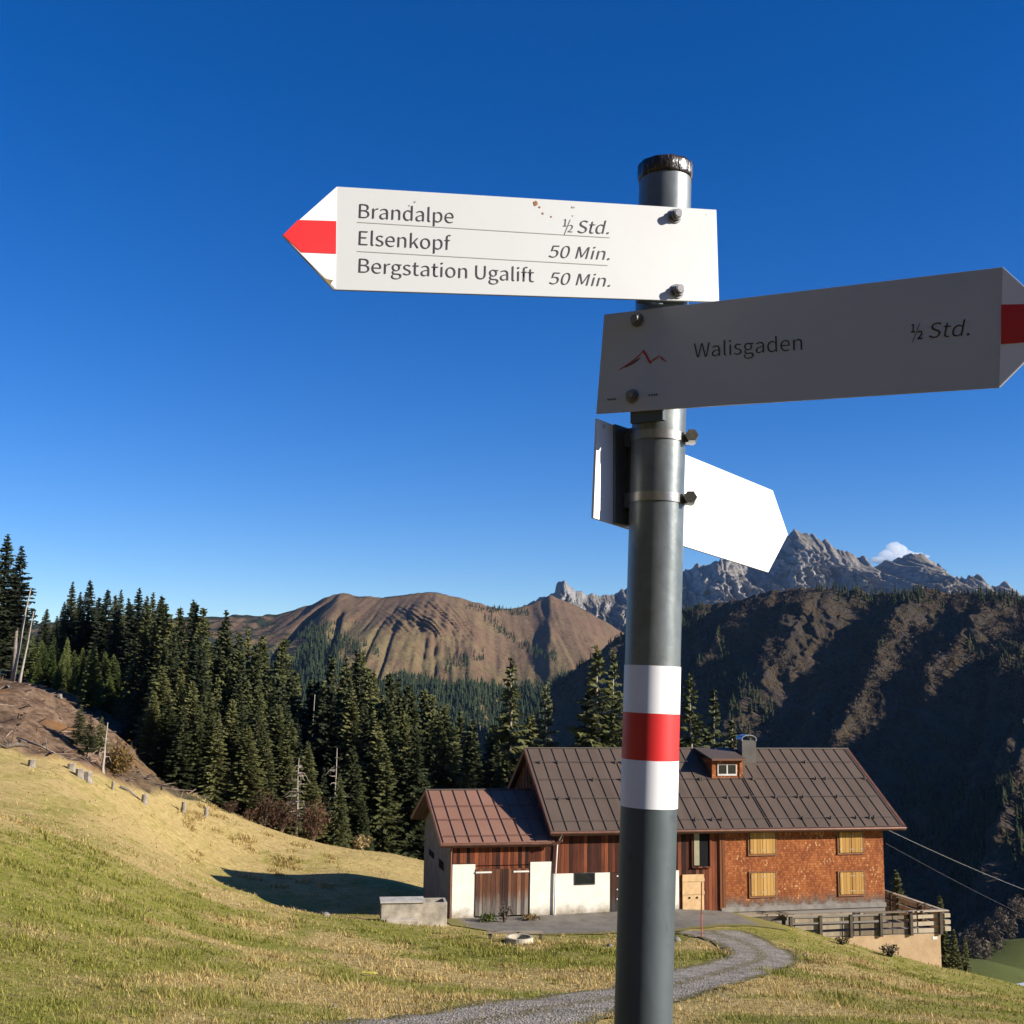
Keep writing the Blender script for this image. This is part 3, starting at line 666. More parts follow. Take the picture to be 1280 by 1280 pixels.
house = empty('farmhouse', tuple(HOUSE_O), HOUSE_YAW, 'long alpine farmhouse with rust brown shingle wall and low barn annex', 'house')
def rect(mb, px0, py0, px1, py1, b0, b1, m=0):
    """a box on the front: photo rectangle, from depth b0 to b1"""
    a0, c1 = fac(px0, .5 * (py0 + py0)); a1, _ = fac(px1, py0); _, c0 = fac(.5 * (px0 + px1), py1); _, c1 = fac(.5 * (px0 + px1), py0)
    return mb.box((a0, b0, c0), (a1, b1, c1), m)
def rc(px0, py0, px1, py1):
    a0, _ = fac(px0, py0); a1, _ = fac(px1, py0); _, c0 = fac(.5 * (px0 + px1), py1); _, c1 = fac(.5 * (px0 + px1), py0); return a0, a1, c0, c1
slope = (HR - HE) / (DB + OF); aslope = (AR - AE) / (AB + OAF)
BK = 2 * DB
# walls. main: shingled block, boarded block, plaster base; closed shells 0.3 thick
SH0 = fac(901, 1090)[0]
PLT = fac(725, 1091.5)[1]          # top of the plaster base
w = MB().box((SH0, 0, -1.6), (AEND, .3, HE + .12)); w.box((AEND - .3, .3, -3.2), (AEND, BK, HE + .3))
w.prism([(AEND, .3, HE + .3), (AEND, BK - .3, HE + .3), (AEND, DB, HR - .25)], (-.3, 0, 0))
w.build('shingle_wall', M_SHING, house)
w = MB().box((WA, .02, PLT), (SH0, .3, HE + .12)); DR = fac(846, 1115)[0]
w.box((DR, .021, -.4), (SH0, .3, PLT))
w.box((WA + .05, .3, AE), (WA + .3, BK, HE + .3)); w.prism([(WA + .05, .3, HE + .3), (WA + .05, BK - .3, HE + .3), (WA + .05, DB, HR - .25)], (.25, 0, 0))
w.box((WA + .3, BK - .3, -2), (AEND - .3, BK, HE + .3))
w.build('board_wall', M_BOARD, house)
w = MB(); a1 = fac(762, 1110)[0]; a2 = fac(777, 1110)[0]
w.box((WA, -.03, -.5), (a1, .3, PLT)); w.box((a2, -.03, -.5), (fac(848.5, 1110)[0], .3, PLT + .02)); w.box((a1, .1, -.5), (a2, .3, PLT))
w.build('plaster_wall', M_PLAS, house)
w = MB(); w.box((WA + .3, .5, -1), (WA + .5, BK - .4, AE))
# gable window of the dark left gable
g = MB().box((WA - .0, DB - .55, AR + .35), (WA + .04, DB + .1, AR + .95)); gw = g.build('gable_window', M_GLASS, house)
gb = MB()
for bb in (DB - .62, DB - .26, DB + .1): gb.box((WA - .03, bb, AR + .28), (WA + .03, bb + .06, AR + 1.0))
gb.build('frame', M_DARKB, gw)
# annex walls
w = MB(); p0, p1 = fac(593.5, 1110)[0], fac(662.5, 1110)[0]; at_ = fac(628, 1079.5)[1]
w.box((0, -.02, -.6), (p0, .3, at_)); w.build('annex_plaster_wall', M_PLAS, house); MB().box((p1, -.02, -.6), (WA, .3, at_ + .04)).build('annex_plaster_wall', M_PLAS, house)
w = MB().box((0, .01, at_ + .04), (WA, .3, AE + .12)); w.box((p0, .012, at_ - .06), (p1, .3, at_ + .04)); w.build('annex_board_wall', M_BOARD, house)
w = MB().box((-.012, .3, -1.4), (.3, AD, AE + .1)); w.prism([(-.012, .3, AE + .1), (-.012, AD - .3, AE + .1), (-.012, AB, AR - .22)], (.3, 0, 0)); w.box((.3, AD - .3, -1.4), (WA, AD, AE))
w.build('annex_gable_wall', M_CEM, house)
for (xa, ya, xb, yb) in ((537, 1061, 543, 1074), (549.5, 1073, 555, 1089)):
    # small slits in the gable wall
    def gp(px, py):
        d = ray(px, py); n = np.array([*HU, 0]); p = d * ((HOUSE_O @ n) / (d @ n)) - HOUSE_O; return float(p[:2] @ HV), float(p[2])
    b0, c1 = gp(xa, ya); b1, c0 = gp(xb, yb)
    b0, b1 = sorted((b0, b1)); wn_ = MB().box((-.03, b0, c0), (.0, b1, c1)).build('gable_slit', M_DARK, house)
# roofs: sheet with standing seams and rows of snow guards
def roof_plane(name, a0, a1, b0, c0, b1, c1, back, mat, seams, parent, th=.16, skew=0):
    """two pitched sheets from the front eave (b0,c0) over the ridge (b1,c1)"""
    mb = MB(); sl_ = (c1 - c0) / (b1 - b0); nv = Vector((0, -(c1 - c0), (b1 - b0))).normalized()
    dn = -nv * th
    mb.prism([(a0, b0, c0), (a1, b0, c0), (a1, b1, c1), (a0, b1, c1)], dn, 0)
    bb = back; cb = c1 - sl_ * (bb - b1); nv2 = Vector((0, (c1 - c0), (b1 - b0))).normalized()
    mb.prism([(a1, bb, cb), (a0, bb, cb), (a0, b1 + .002, c1), (a1, b1 + .002, c1)], -nv2 * th, 0)
    r = mb.build(name, [mat], parent)
    sm = MB()
    for a in seams:
        p = Vector((a, b0 + .03, c0 + sl_ * .03)); q = Vector((a, b1 - .02, c1 - sl_ * .02))
        h = nv * .035; sm.prism([p - nv * .01, q - nv * .01, q + h, p + h], (.014, 0, 0), 0)
        p2 = Vector((a, b1 + .02, c1 - sl_ * .02)); q2 = Vector((a, bb - .03, cb + sl_ * .03)); sm.prism([p2, q2, q2 + nv2 * .04, p2 + nv2 * .04], (.025, 0, 0), 0)
    sm.tube([(a0, b1, c1 + .02), (a1, b1, c1 + .02)], .05, 6)
    sm.build('standing_seam', [M_SEAM], r)
    return r, nv, sl_
rg = random.Random(3)
A0, A1 = WA - OSL, AEND + OSR
seams = [A0 + .16 + .625 * k for k in range(int((A1 - A0) / .625) + 1) if A0 + .16 + .625 * k < A1 - .1] + [A0 + 10.9]
roof, RN, RS = roof_plane('roof', A0, A1, -OF, HE, DB, HR, BK + .6, M_ROOF, seams, house)
sg = MB()
for f in (.19, .41, .64, .90):
    b = DB + f * (-OF - DB); c = HR + f * (HE - HR); o = RN * .09
    sg.tube([(A0 + .25, b + o.y, c + o.z), (A1 - .25, b + o.y, c + o.z)], .016 if f < .9 else .012, 5)
    for k in range(9):
        a = A0 + .3 + (A1 - A0 - .6) * rg.random(); sg.box((a, b + o.y - .05, c - .02), (a + .07, b + o.y + .05, c + o.z + .05))
sg.build('snow_guard', M_SEAM, roof)
v = MB()     # verge, fascia and gutter of the main roof
def along(f, lift, back=False):
    b = DB + f * ((-OF - DB) if not back else (BK + .6 - DB)); c = HR + f * ((HE - HR) if not back else -RS * (BK + .6 - DB))
    return Vector((0, b, c)) + (RN if not back else Vector((0, -RN.y, RN.z))) * lift
for a in (A0 - .02, A1 - .13):
    v = MB()
    for bk in (False, True):
        P = [along(0, .02, bk), along(1, .02, bk), along(1, -.2, bk), along(0, -.2, bk)]
        v.prism([Vector((a, 0, 0)) + p for p in P], (.15 if a > 10 else .05, 0, 0))
    v.build('verge', M_COP, roof)
v = MB().box((A0, -OF - .03, HE - .20), (A1, -OF + .0, HE - .03))
pts = [(A0 - .05, -OF - .09, HE - .06), (A1 - .02, -OF - .09, HE - .09)]; v.tube(pts, .065, 8)
v.build('gutter', M_COP, roof)
v = MB().prism([(A0 + .05, -OF + .05, HE - .17), (A1 - .1, -OF + .05, HE - .17), (A1 - .1, .0, HE + .10), (A0 + .05, .0, HE + .10)], (0, .0, -.03)); v.build('eave_soffit', M_DARKB, roof)
# annex roof
seams = [-OA + .12 + .605 * k for k in range(9) if -OA + .12 + .605 * k < WA + .02]
aroof, AN, AS = roof_plane('annex_roof', -OA, WA + .04, -OAF, AE, AB, AR, AD + .7, M_ROOF2, seams, house)
sg = MB()
for f in (.345, .60, .90):
    b = AB + f * (-OAF - AB); c = AR + f * (AE - AR); o = AN * .08
    sg.tube([(-OA + .15, b + o.y, c + o.z), (WA - .1, b + o.y, c + o.z)], .016, 5)
sg.build('snow_guard', M_COP, aroof)
v = MB().box((-OA, -OAF - .03, AE - .2), (WA + .05, -OAF, AE - .03)); v.tube([(-OA - .03, -OAF - .09, AE - .07), (WA + .25, -OAF - .09, AE - .07)], .06, 8); v.build('gutter', M_COP, aroof)
v = MB()
for bk in (1, -1):
    e0 = (-OA - .03, AB, AR + .02); b_e = -OAF if bk > 0 else AD + .7; c_e = AR - AS * abs(b_e - AB)
    v.prism([e0, (-OA - .03, b_e, c_e + .02), (-OA - .03, b_e, c_e - .18), (-OA - .03, AB, AR - .2)], (.05, 0, 0))
v.build('verge', M_COP, aroof)
# downpipes
v = MB().tube([(-.12, -OAF - .09, AE - .08), (-.10, -.09, AE - .4), (-.10, -.09, -.05)], .05, 8); v.build('downpipe', M_COP, house)
v = MB().tube([(WA + .32, -OF - .09, HE - .1), (WA + .22, -.10, HE - .62), (WA + .14, -.10, PLT - .1), (WA + .12, -.10, -.02)], .035, 8); v.build('downpipe', M_TRIM, house)
v = MB().tube([(WA + .42, -OF - .09, HE - .1), (WA + .3, -OF - .05, HE - .42), (WA - .1, -OF + .02, AE - .1)], .055, 8); v.build('gutter_elbow', M_COP, house)
# barn doors of the annex with white hinge straps
a0, a1, c0, c1 = rc(594, 1086, 661.5, 1145)
mid_ = (a0 + a1) / 2
for k, (x0, x1) in enumerate(((a0 + .02, mid_ - .01), (mid_ + .01, a1 - .02))):
    d = MB().box((x0, -.05, c0 + .04), (x1, .04, c1)).build('barn_door', M_BDOOR, house)
    h = MB(); hx = x0 if k == 0 else x1 - .72
    h.box((hx, -.075, c1 - .16), (hx + .72, -.052, c1 - .09)); h.build('hinge_strap', M_TRIM, d)
v = MB().box((a0 - .02, -.0, c1), (a1 + .02, .1, c1 + .12)); v.build('door_lintel', M_BOARD, house)
# stable window in the plaster
a0, a1, c0, c1 = rc(719, 1091.5, 742.5, 1104.5)
f = MB().box((a0, -.05, c0), (a1, -.032, c1)).build('stable_window', M_GLASS, house)
b_ = MB()
for q in ((a0 - .04, c0 - .04, a1 + .04, c0), (a0 - .04, c1, a1 + .04, c1 + .04), (a0 - .04, c0, a0, c1), (a1, c0, a1 + .04, c1)): b_.box((q[0], -.06, q[1]), (q[2], -.031, q[3]))
b_.build('frame', M_DARKB, f)
# narrow boarded door beside the plaster
a0, a1, c0, c1 = rc(762.5, 1091, 776.5, 1139)
d = MB().box((a0, -.0, c0), (a1, .08, c1)).build('narrow_door', M_BDOOR, house)
h = MB()
for c in (.9, .55, .3): h.box((a1 - .22, -.02, c0 + c * (c1 - c0)), (a1 - .12, .0, c0 + c * (c1 - c0) + .05))
h.build_each('hinge_strap', M_TRIM, d)
# tall opening with one pale shutter open, and the pine door below
a0, a1, c0, c1 = rc(866, 1040, 886.5, 1083)
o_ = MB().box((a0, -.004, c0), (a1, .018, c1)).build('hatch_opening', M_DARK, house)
b_ = MB().box((a0 + .04, -.05, c0 + .06), (a0 + .30, -.006, c1 - .05)); b_.build('pale_panel', plain('greenish_panel', (.30, .28, .17), .7), o_)
b_ = MB().box((a0 - .06, -.09, c0 - .06), (a1 + .05, .0, c0)); b_.box((a0 - .08, -.05, c0), (a0, .0, c1)); b_.box((a1, -.05, c0), (a1 + .08, .0, c1)); b_.build('frame', M_BOARD, o_)
a0, a1, c0, c1 = rc(851.5, 1093, 880, 1143.5)
d = MB().box((a0 + .04, -.07, c0 + .02), (a1 - .04, .0, c1)).build('pine_door', M_NEWW, house)
b_ = MB()
for c in (.02, .5, .82):
    b_.box((a0 + .02, -.10, c0 + c * (c1 - c0) + .02), (a1 - .02, -.072, c0 + c * (c1 - c0) + .16))
b_.build_each('cross_rail', M_NEWW, d)
b_ = MB()
for ax in (.33, .66): b_.tube([(a0 + ax * (a1 - a0), -.09, c0 + .43 * (c1 - c0)), (a0 + ax * (a1 - a0), -.071, c0 + .43 * (c1 - c0))], .05, 10)
b_.build_each('round_vent', M_DARK, d)
# shuttered windows of the living part
def shutters(px0, py0, px1, py1, ajar=False):
    a0, a1, c0, c1 = rc(px0, py0, px1, py1); md = (a0 + a1) / 2
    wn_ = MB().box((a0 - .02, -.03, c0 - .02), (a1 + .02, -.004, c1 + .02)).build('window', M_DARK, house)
    for k, (x0, x1) in enumerate(((a0 + .03, md - .012), (md + .012, a1 - .03))):
        s = MB().box((x0, -.075, c0 + .02), (x1, -.034, c1 - .02)); sh_ = s.build('shutter', M_SHUT, wn_, bevel=.006)
        if ajar and k == 0: sh_.rotation_euler = (0, 0, 0)
    fr = MB(); t = .07
    fr.box((a0 - t, -.06, c0 - t), (a1 + t, -.03, c0)); fr.box((a0 - t, -.05, c1), (a1 + t, -.03, c1 + .05)); fr.box((a0 - t, -.05, c0), (a0, -.03, c1)); fr.box((a1, -.05, c0), (a1 + t, -.03, c1))
    fr.build('frame', M_BFR, wn_)
    hg = MB()
    for c in (c0 + .16, c1 - .2):
        for x in (a0 + .02, md - .1, md + .03, a1 - .16): hg.box((x, -.085, c), (x + .13, -.0755, c + .035))
    hg.build_each('hinge', M_HINGE, wn_)
M_BFR = plain('brown_frame', (.20, .085, .03), .7, var=.25); M_HINGE = plain('pale_iron', (.40, .33, .22), .6)
for q in ((936, 1040, 968.5, 1067.5), (1047.5, 1039.5, 1077.5, 1066), (937.5, 1090.5, 968.5, 1120), (1048.5, 1089.5, 1079, 1118)): shutters(*q)
v = MB().box((SH0 + .0, -.06, -.14), (AEND + .03, -.0015, .06)); v.build('wall_sill', plain('grey_sill_beam', (.23, .205, .175), .9, var=.3, scale=2), house)
v = MB().box((SH0 - .06, -.05, 0), (SH0 + .22, -.002, HE)); v.build('corner_board', wood_boards('orange_corner_boards', (.16, .055, .02), (.30, .12, .045), (.42, .19, .08), .2), house)
# dormer
def roof_at(px, py, lift=0.):
    d = ray(px, py); n = np.array([*(HV * RN.y), RN.z]); o = HOUSE_O + np.array([*(HV * DB), HR]) + n * lift
    p = d * ((o @ n) / (d @ n)) - HOUSE_O; return float(p[:2] @ HU), float(p[:2] @ HV), float(p[2])
a0, b0, c0 = roof_at(891, 973); a1, _, _ = roof_at(927.5, 974.5)
dt = c0 + .95
dm = MB().box((a0, b0, c0 - .1), (a1, b0 + 2.2, dt)).build('dormer', M_SHING, house)
v = MB(); be = b0 + (HR - dt - .12 - .25) / RS * 0 + 2.55
v.prism([(a0 - .16, b0 - .28, dt + .02), (a1 + .2, b0 - .28, dt + .02), (a1 + .2, DB - .05, HR + .06), (a0 - .16, DB - .05, HR + .06)], (0, 0, -.09))
v.build('dormer_roof', M_ROOF, dm)
v = MB().box((a0 - .16, b0 - .31, dt - .06), (a1 + .2, b0 - .28, dt + .035)); v.build('fascia', M_COP, dm)
x0, x1 = a0 + .24 * (a1 - a0) * .8, a1 - .2 * (a1 - a0)
v = MB().box((x0, b0 - .02, c0 + .22), (x1, b0 - .004, c0 + .66)); wn_ = v.build('dormer_window', M_GLASS, dm)
b_ = MB(); mx = (x0 + x1) / 2
for q in ((x0 - .05, c0 + .13, x1 + .05, c0 + .22), (x0 - .05, c0 + .66, x1 + .05, c0 + .70), (x0 - .05, c0 + .22, x0, c0 + .66), (x1, c0 + .22, x1 + .05, c0 + .66), (mx - .035, c0 + .22, mx + .035, c0 + .66)): b_.box((q[0], b0 - .045, q[1]), (q[2], b0 - .003, q[3]))
b_.build('frame', plain('pale_grey_frame', (.55, .52, .47), .6), wn_)
v = MB().box((a0 - .06, b0 - .05, c0 - .06), (a0 + .10, b0 - .004, dt)); v.box((a1 - .1, b0 - .05, c0 - .06), (a1 + .06, b0 - .004, dt)); v.build_each('corner_board', M_SHING, dm)
# chimney
a0, b0, c0 = roof_at(929, 957); a1 = roof_at(946.5, 957)[0]; b0 += .1
top = HR + .50
ch = MB().box((a0, b0, c0 - .5), (a1, b0 + .62, top)).build('chimney', plain('chimney_sheet', (.075, .065, .055), .6, var=.25), house)
cp_ = MB(); n = 8
for k in range(n):
    t0 = math.pi * k / n; t1 = math.pi * (k + 1) / n; am = (a0 + a1) / 2; rr = (a1 - a0) / 2 + .03
    cp_.prism([(am - rr * math.cos(t0), b0 - .04, top + .06 + .22 * math.sin(t0)), (am - rr * math.cos(t1), b0 - .04, top + .06 + .22 * math.sin(t1)), (am - (rr - .03) * math.cos(t1), b0 - .04, top + .06 + .19 * math.sin(t1)), (am - (rr - .03) * math.cos(t0), b0 - .04, top + .06 + .19 * math.sin(t0))], (0, .72, 0))
for (x, y) in ((a0 - .02, b0 - .04), (a1 - .02, b0 - .04), (a0 - .02, b0 + .62), (a1 - .02, b0 + .62)): cp_.box((x, y, top - .03), (x + .04, y + .04, top + .1))
cp_.build('chimney_cap', M_ZINC, ch)
fl = MB().box((a0 - .07, b0 - .12, c0 - .06), (a1 + .08, b0 - .003, c0 + .14)); fl.build('chimney_flashing', M_ROOF, ch)

# ------------------------------------------------------------------ terrace beside the house
M_OLDW = wood_boards('silver_fence_boards', (.13, .10, .065), (.29, .235, .16), (.47, .39, .28), 3.1)
M_POST = plain('dark_post', (.075, .058, .042), .9, var=.35, scale=4)
RAILZ = -10.62
def onz(px, py, z):
    d = ray(px, py); return d * (z / d[2])
FL = onz(985, 1144.5, RAILZ); FR = onz(1181, 1138, RAILZ)
fd = (FR - FL); fd[2] = 0; flen = np.linalg.norm(fd); fd /= flen; fn = np.array([fd[1], -fd[0], 0])      # fn: towards the camera
fyaw = math.atan2(fd[1], fd[0]); LOW = RAILZ - 1.02
backlen = 6.6
wall = empty('terrace_wall', (float(FL[0]), float(FL[1]), LOW), fyaw, 'tan rendered retaining wall under the wooden terrace railing', 'wall')
tw_ = flen - .28
mt = Mat('tan_render', .9, 0, .2); mt.col(mt.mix(mt.ramp(mt.noise(1.2, 6, .7), [(.35, 0.), (.7, 1.)]), (.40, .27, .15), (.52, .37, .22))); mt.bump(mt.noise(14, 4), .01)
MB().box((0.6, .02, -3.2), (tw_, .34, -.03)).box((tw_ - .32, .34, -3.4), (tw_, backlen, -.03)).build('wall_face', mt.m, wall)
MB().box((.3, .05, -.20), (tw_ + .04, backlen, -.006)).build('terrace_floor', plain('deck_boards', (.2, .17, .13), .9, var=.3), wall)
MB().box((tw_ - .42, .008, -.30), (tw_ - .18, .019, -.16)).build('paint_patch', plain('flaked_white', (.7, .68, .62), .8), wall)
fen = empty('terrace_railing', (float(FL[0]), float(FL[1]), LOW), fyaw, 'weathered wooden railing with three boards around the terrace', 'fence')
rr_ = random.Random(8)
pxs = (987.5, 1024.6, 1062.6, 1100, 1137.6, 1174.5)
pa = [float((onz(p, 1144.5 - (p - 985) * .033, RAILZ) - FL) @ fd) for p in pxs]
for a in pa: MB().box((a - .075, -.12, -.06), (a + .075, .02, 1.0)).build('post', M_POST, fen, bevel=.008)
for c, h in ((.02, .20), (.34, .19), (.68, .19)):
    for i in range(len(pa) - 1):
        x0, x1 = pa[i] + .02, pa[i + 1] - .02; dz = rr_.uniform(-.02, .02); b = MB()
        b.prism([(x0, .021, c + dz), (x1, .021, c + rr_.uniform(-.02, .02)), (x1, .021, c + h), (x0, .021, c + h + dz)], (0, .05, 0)); b.build('board', M_OLDW, fen)
MB().box((-.25, -.17, 1.003), (flen + .12, .09, 1.06)).build('top_rail', M_OLDW, fen, bevel=.01)
# the return along the terrace's far side
for k in range(1, 4): MB().box((flen - .2, k * 2.0 - .07, -.06), (flen - .06, k * 2.0 + .07, 1.0)).build('post', M_POST, fen)
MB().box((flen - .22, .1, 1.004), (flen + .0, backlen, 1.062)).build('top_rail', M_OLDW, fen)
for c, h in ((.04, .24), (.36, .22), (.68, .23)): MB().box((flen - .058, .1, c), (flen - .01, backlen, c + h)).build('board', M_OLDW, fen)
for a, b in ((flen - .1, -.13),): MB().box((a, b, .1), (a + .3, b + .16, .30)).box((a, b, .42), (a + .3, b + .16, .60)).box((a, b, .72), (a + .3, b + .16, .9)).build_each('beam_end', M_OLDW, fen)
# braces lying behind the railing
MB().prism([(pa[3] + .3, .4, .75), (pa[4] + .2, .5, .35), (pa[4] + .2, .5, .27), (pa[3] + .3, .4, .66)], (0, .06, 0)).build('brace', M_OLDW, fen)
# plank bridge from the yard to the terrace
p0 = onz(890, 1146, RAILZ + .02); br_ = empty('plank_walkway', (float(p0[0]), float(p0[1]), RAILZ - .02), fyaw, 'grey plank walkway along the foot of the shingle wall', 'walkway')
L_ = float((FL - p0) @ fd)
MB().box((0, -.1, 0), (L_ + .2, .9, .06)).build('plank', M_OLDW, br_); MB().box((.2, -.06, -.22), (L_, .04, -.004)).build('beam', M_POST, br_)
for k in range(3): MB().box((L_ * (.45 + .25 * k), -.02, -1.4), (L_ * (.45 + .25 * k) + .14, .1, -.224)).build('support', M_POST, br_)
# ------------------------------------------------------------------ trees
def bark(name, a, b):
    m = Mat(name, .95, 0, .1); m.col(m.ramp(m.noise(5, 6, .7, stretch=(3, 3, .6)), [(.3, a), (.7, b)])); return m.m
M_BARK = bark('spruce_bark', (.05, .038, .028), (.17, .135, .105)); M_PALE = bark('bare_dead_wood', (.19, .16, .13), (.42, .37, .31))
def needles(name, lo, mid, hi, trans=.12):
    m = Mat(name, .75, 0, .18)
    f = m.math('ADD', m.math('MULTIPLY', m.noise(1.3, 4, .7), .75), m.math('MULTIPLY', m.math('SUBTRACT', m.rnd(), .2), .52))
    c = m.ramp(f, [(.3, lo), (.52, mid), (.8, hi)]); m.col(c)
    t = m.n('ShaderNodeBsdfTranslucent'); m.L(c, t.inputs[0]); x = m.n('ShaderNodeMixShader'); x.inputs[0].default_value = trans
    m.L(m.b.outputs[0], x.inputs[1]); m.L(t.outputs[0], x.inputs[2])
    out = [n for n in m.nt.nodes if n.type == 'OUTPUT_MATERIAL'][0]; m.L(x.outputs[0], out.inputs[0]); return m.m
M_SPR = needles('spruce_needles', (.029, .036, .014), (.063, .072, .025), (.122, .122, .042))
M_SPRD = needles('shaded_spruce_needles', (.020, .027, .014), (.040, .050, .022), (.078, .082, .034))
M_YNG = needles('young_spruce_needles', (.050, .072, .018), (.092, .120, .030), (.150, .165, .050))
M_DRY = needles('dry_larch_needles', (.16, .10, .03), (.28, .19, .07), (.42, .32, .14))
M_RUST = needles('rusty_leaves', (.05, .025, .016), (.10, .05, .027), (.17, .10, .05))

def conifer_mesh(seed, H_, Rb, cb, dens=1.0, droop=.35, ragged=.3, taper=.9):
    """crown: whorls of drooping branches that carry small needle sprays -> (V, F)"""
    rng = np.random.default_rng(seed); tri = []
    z = H_ * cb
    while z < H_ * .985:
        t = (z - H_ * cb) / (H_ * (1 - cb)); rad = Rb * (1 - t) ** taper * (1 if t > .08 else .72 + 3.5 * t) + .03
        q_ = .34 + .66 * min(1, rad / (.55 * Rb))
        nb = max(4, int(round((5 + 4.5 * (1 - t)) * dens))); a0 = rng.random() * 6.28
        for k in range(nb):
            if rng.random() < .08 * (1 + ragged): continue
            az = a0 + 6.283 * k / nb + rng.normal(0, .28); L = rad * (1 - ragged * rng.random() ** 1.5) * (1.12 if rng.random() < .12 else 1)
            ca, sa = math.cos(az), math.sin(az); ns = max(3, int(L / .27) + 1); z0 = z + rng.normal(0, .12)
            dr = droop * (1 - .75 * t) * (0.7 + .6 * rng.random())
            for s in range(ns):
                u = (s + .55) / ns; r = L * u; zz = z0 - dr * r * (1 - .38 * u) + (.35 * r * t)
                w = (.30 + .42 * (1 - u)) * (.55 + .45 * min(1, L / 1.6)) * (.75 + .5 * rng.random()) * q_ * .86; ln = (.32 + .32 * rng.random()) * q_
                for sd in (-1, 1):
                    if rng.random() < .12: continue
                    b = np.array([ca * r, sa * r, zz]); tx = np.array([-sa, ca, 0]) * sd; fx = np.array([ca, sa, -.25])
                    tip = b + tx * w * (.7 + .5 * rng.random()) + fx * ln * .55 + np.array([0, 0, (-.10 - .22 * rng.random()) * q_])
                    q = b + fx * ln * .9 + np.array([0, 0, rng.normal(.02, .06)])
                    tri.append((b - fx * .12, tip, q))
                if rng.random() < .75:     # hanging twigs
                    b = np.array([ca * r, sa * r, zz]); o = np.array([-sa, ca, 0]) * rng.normal(0, .16)
                    tri.append((b - np.array([ca, sa, 0]) * .16, b + np.array([ca, sa, 0]) * .2, b + o * q_ + np.array([0, 0, (-.24 - .32 * rng.random()) * q_])))
        z += (.40 - .20 * t) * (.8 + .4 * rng.random()) / dens ** .5
    for k in range(5):
        a = k * 1.256; tri.append(([0, 0, H_ * 1.0], [math.cos(a) * .07, math.sin(a) * .07, H_ * .96], [math.cos(a + .9) * .07, math.sin(a + .9) * .07, H_ * .96]))
    T = np.array([[np.asarray(p, float) for p in t_] for t_ in tri]); V = T.reshape(-1, 3)
    return V, np.arange(len(V)).reshape(-1, 3)
_tn = [0]
def conifer(seed, H_, Rb, cb, nmat, tmat=None, dens=1.0, droop=.35, ragged=.3, name='spruce_tree', tr=None, stubs=0, lean=0, taper=.9):
    root = empty(name)
    rng = random.Random(seed); tr = tr or H_ * .0105 + .05
    mb = MB(); n = 7; pts = []; rad = []
    for k in range(n):
        u = k / (n - 1); pts.append((rng.uniform(-.05, .05) * u * 2, rng.uniform(-.05, .05) * u * 2, -.8 + u * (H_ * .98 + .8))); rad.append(tr * (1 - u) ** .85 * (1.35 if k == 0 else 1) + .012)
    mb.tube(pts, rad, 7)
    for k in range(stubs):
        zz = H_ * rng.uniform(.08, max(.12, cb + .25)); a = rng.uniform(0, 6.28); L = rng.uniform(.4, 1.5)
        mb.tube([(0, 0, zz), (math.cos(a) * L, math.sin(a) * L, zz + rng.uniform(-.3, .15))], [.03, .008], 4, cap=False)
    mb.build('trunk', tmat or M_BARK, root, smooth=True)
    if Rb > 0:
        V, F = conifer_mesh(seed, H_, Rb, cb, dens, ragged=ragged, droop=droop, taper=taper); np_mesh('crown', V, F, nmat, root)
    return root
# one of each kind, 20 m tall; copies are scaled to the height each tree has
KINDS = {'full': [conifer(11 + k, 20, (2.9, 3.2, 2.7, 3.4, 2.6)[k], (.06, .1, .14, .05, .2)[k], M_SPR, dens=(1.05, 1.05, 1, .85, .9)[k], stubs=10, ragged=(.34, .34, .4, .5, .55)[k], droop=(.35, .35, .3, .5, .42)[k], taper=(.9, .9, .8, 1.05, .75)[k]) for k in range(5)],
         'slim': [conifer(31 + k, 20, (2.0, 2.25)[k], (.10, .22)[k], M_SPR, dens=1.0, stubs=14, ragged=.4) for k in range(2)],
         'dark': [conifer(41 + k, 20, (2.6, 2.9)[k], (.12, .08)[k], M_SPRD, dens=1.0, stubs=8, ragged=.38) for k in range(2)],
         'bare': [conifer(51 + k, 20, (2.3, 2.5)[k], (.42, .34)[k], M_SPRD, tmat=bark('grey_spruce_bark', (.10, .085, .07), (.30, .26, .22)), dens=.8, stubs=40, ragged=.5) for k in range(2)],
         'loose': [conifer(61 + k, 20, (3.3, 3.0)[k], (.10, .16)[k], M_SPR, tmat=M_PALE, dens=.72, stubs=10, ragged=.55, droop=.22) for k in range(2)],
         'young': [conifer(71 + k, 20, (3.9, 3.4, 4.2)[k], (.03, .02, .05)[k], M_YNG, dens=.85, ragged=.25, droop=.05) for k in range(3)]}
_used = set()
rt = random.Random(77)
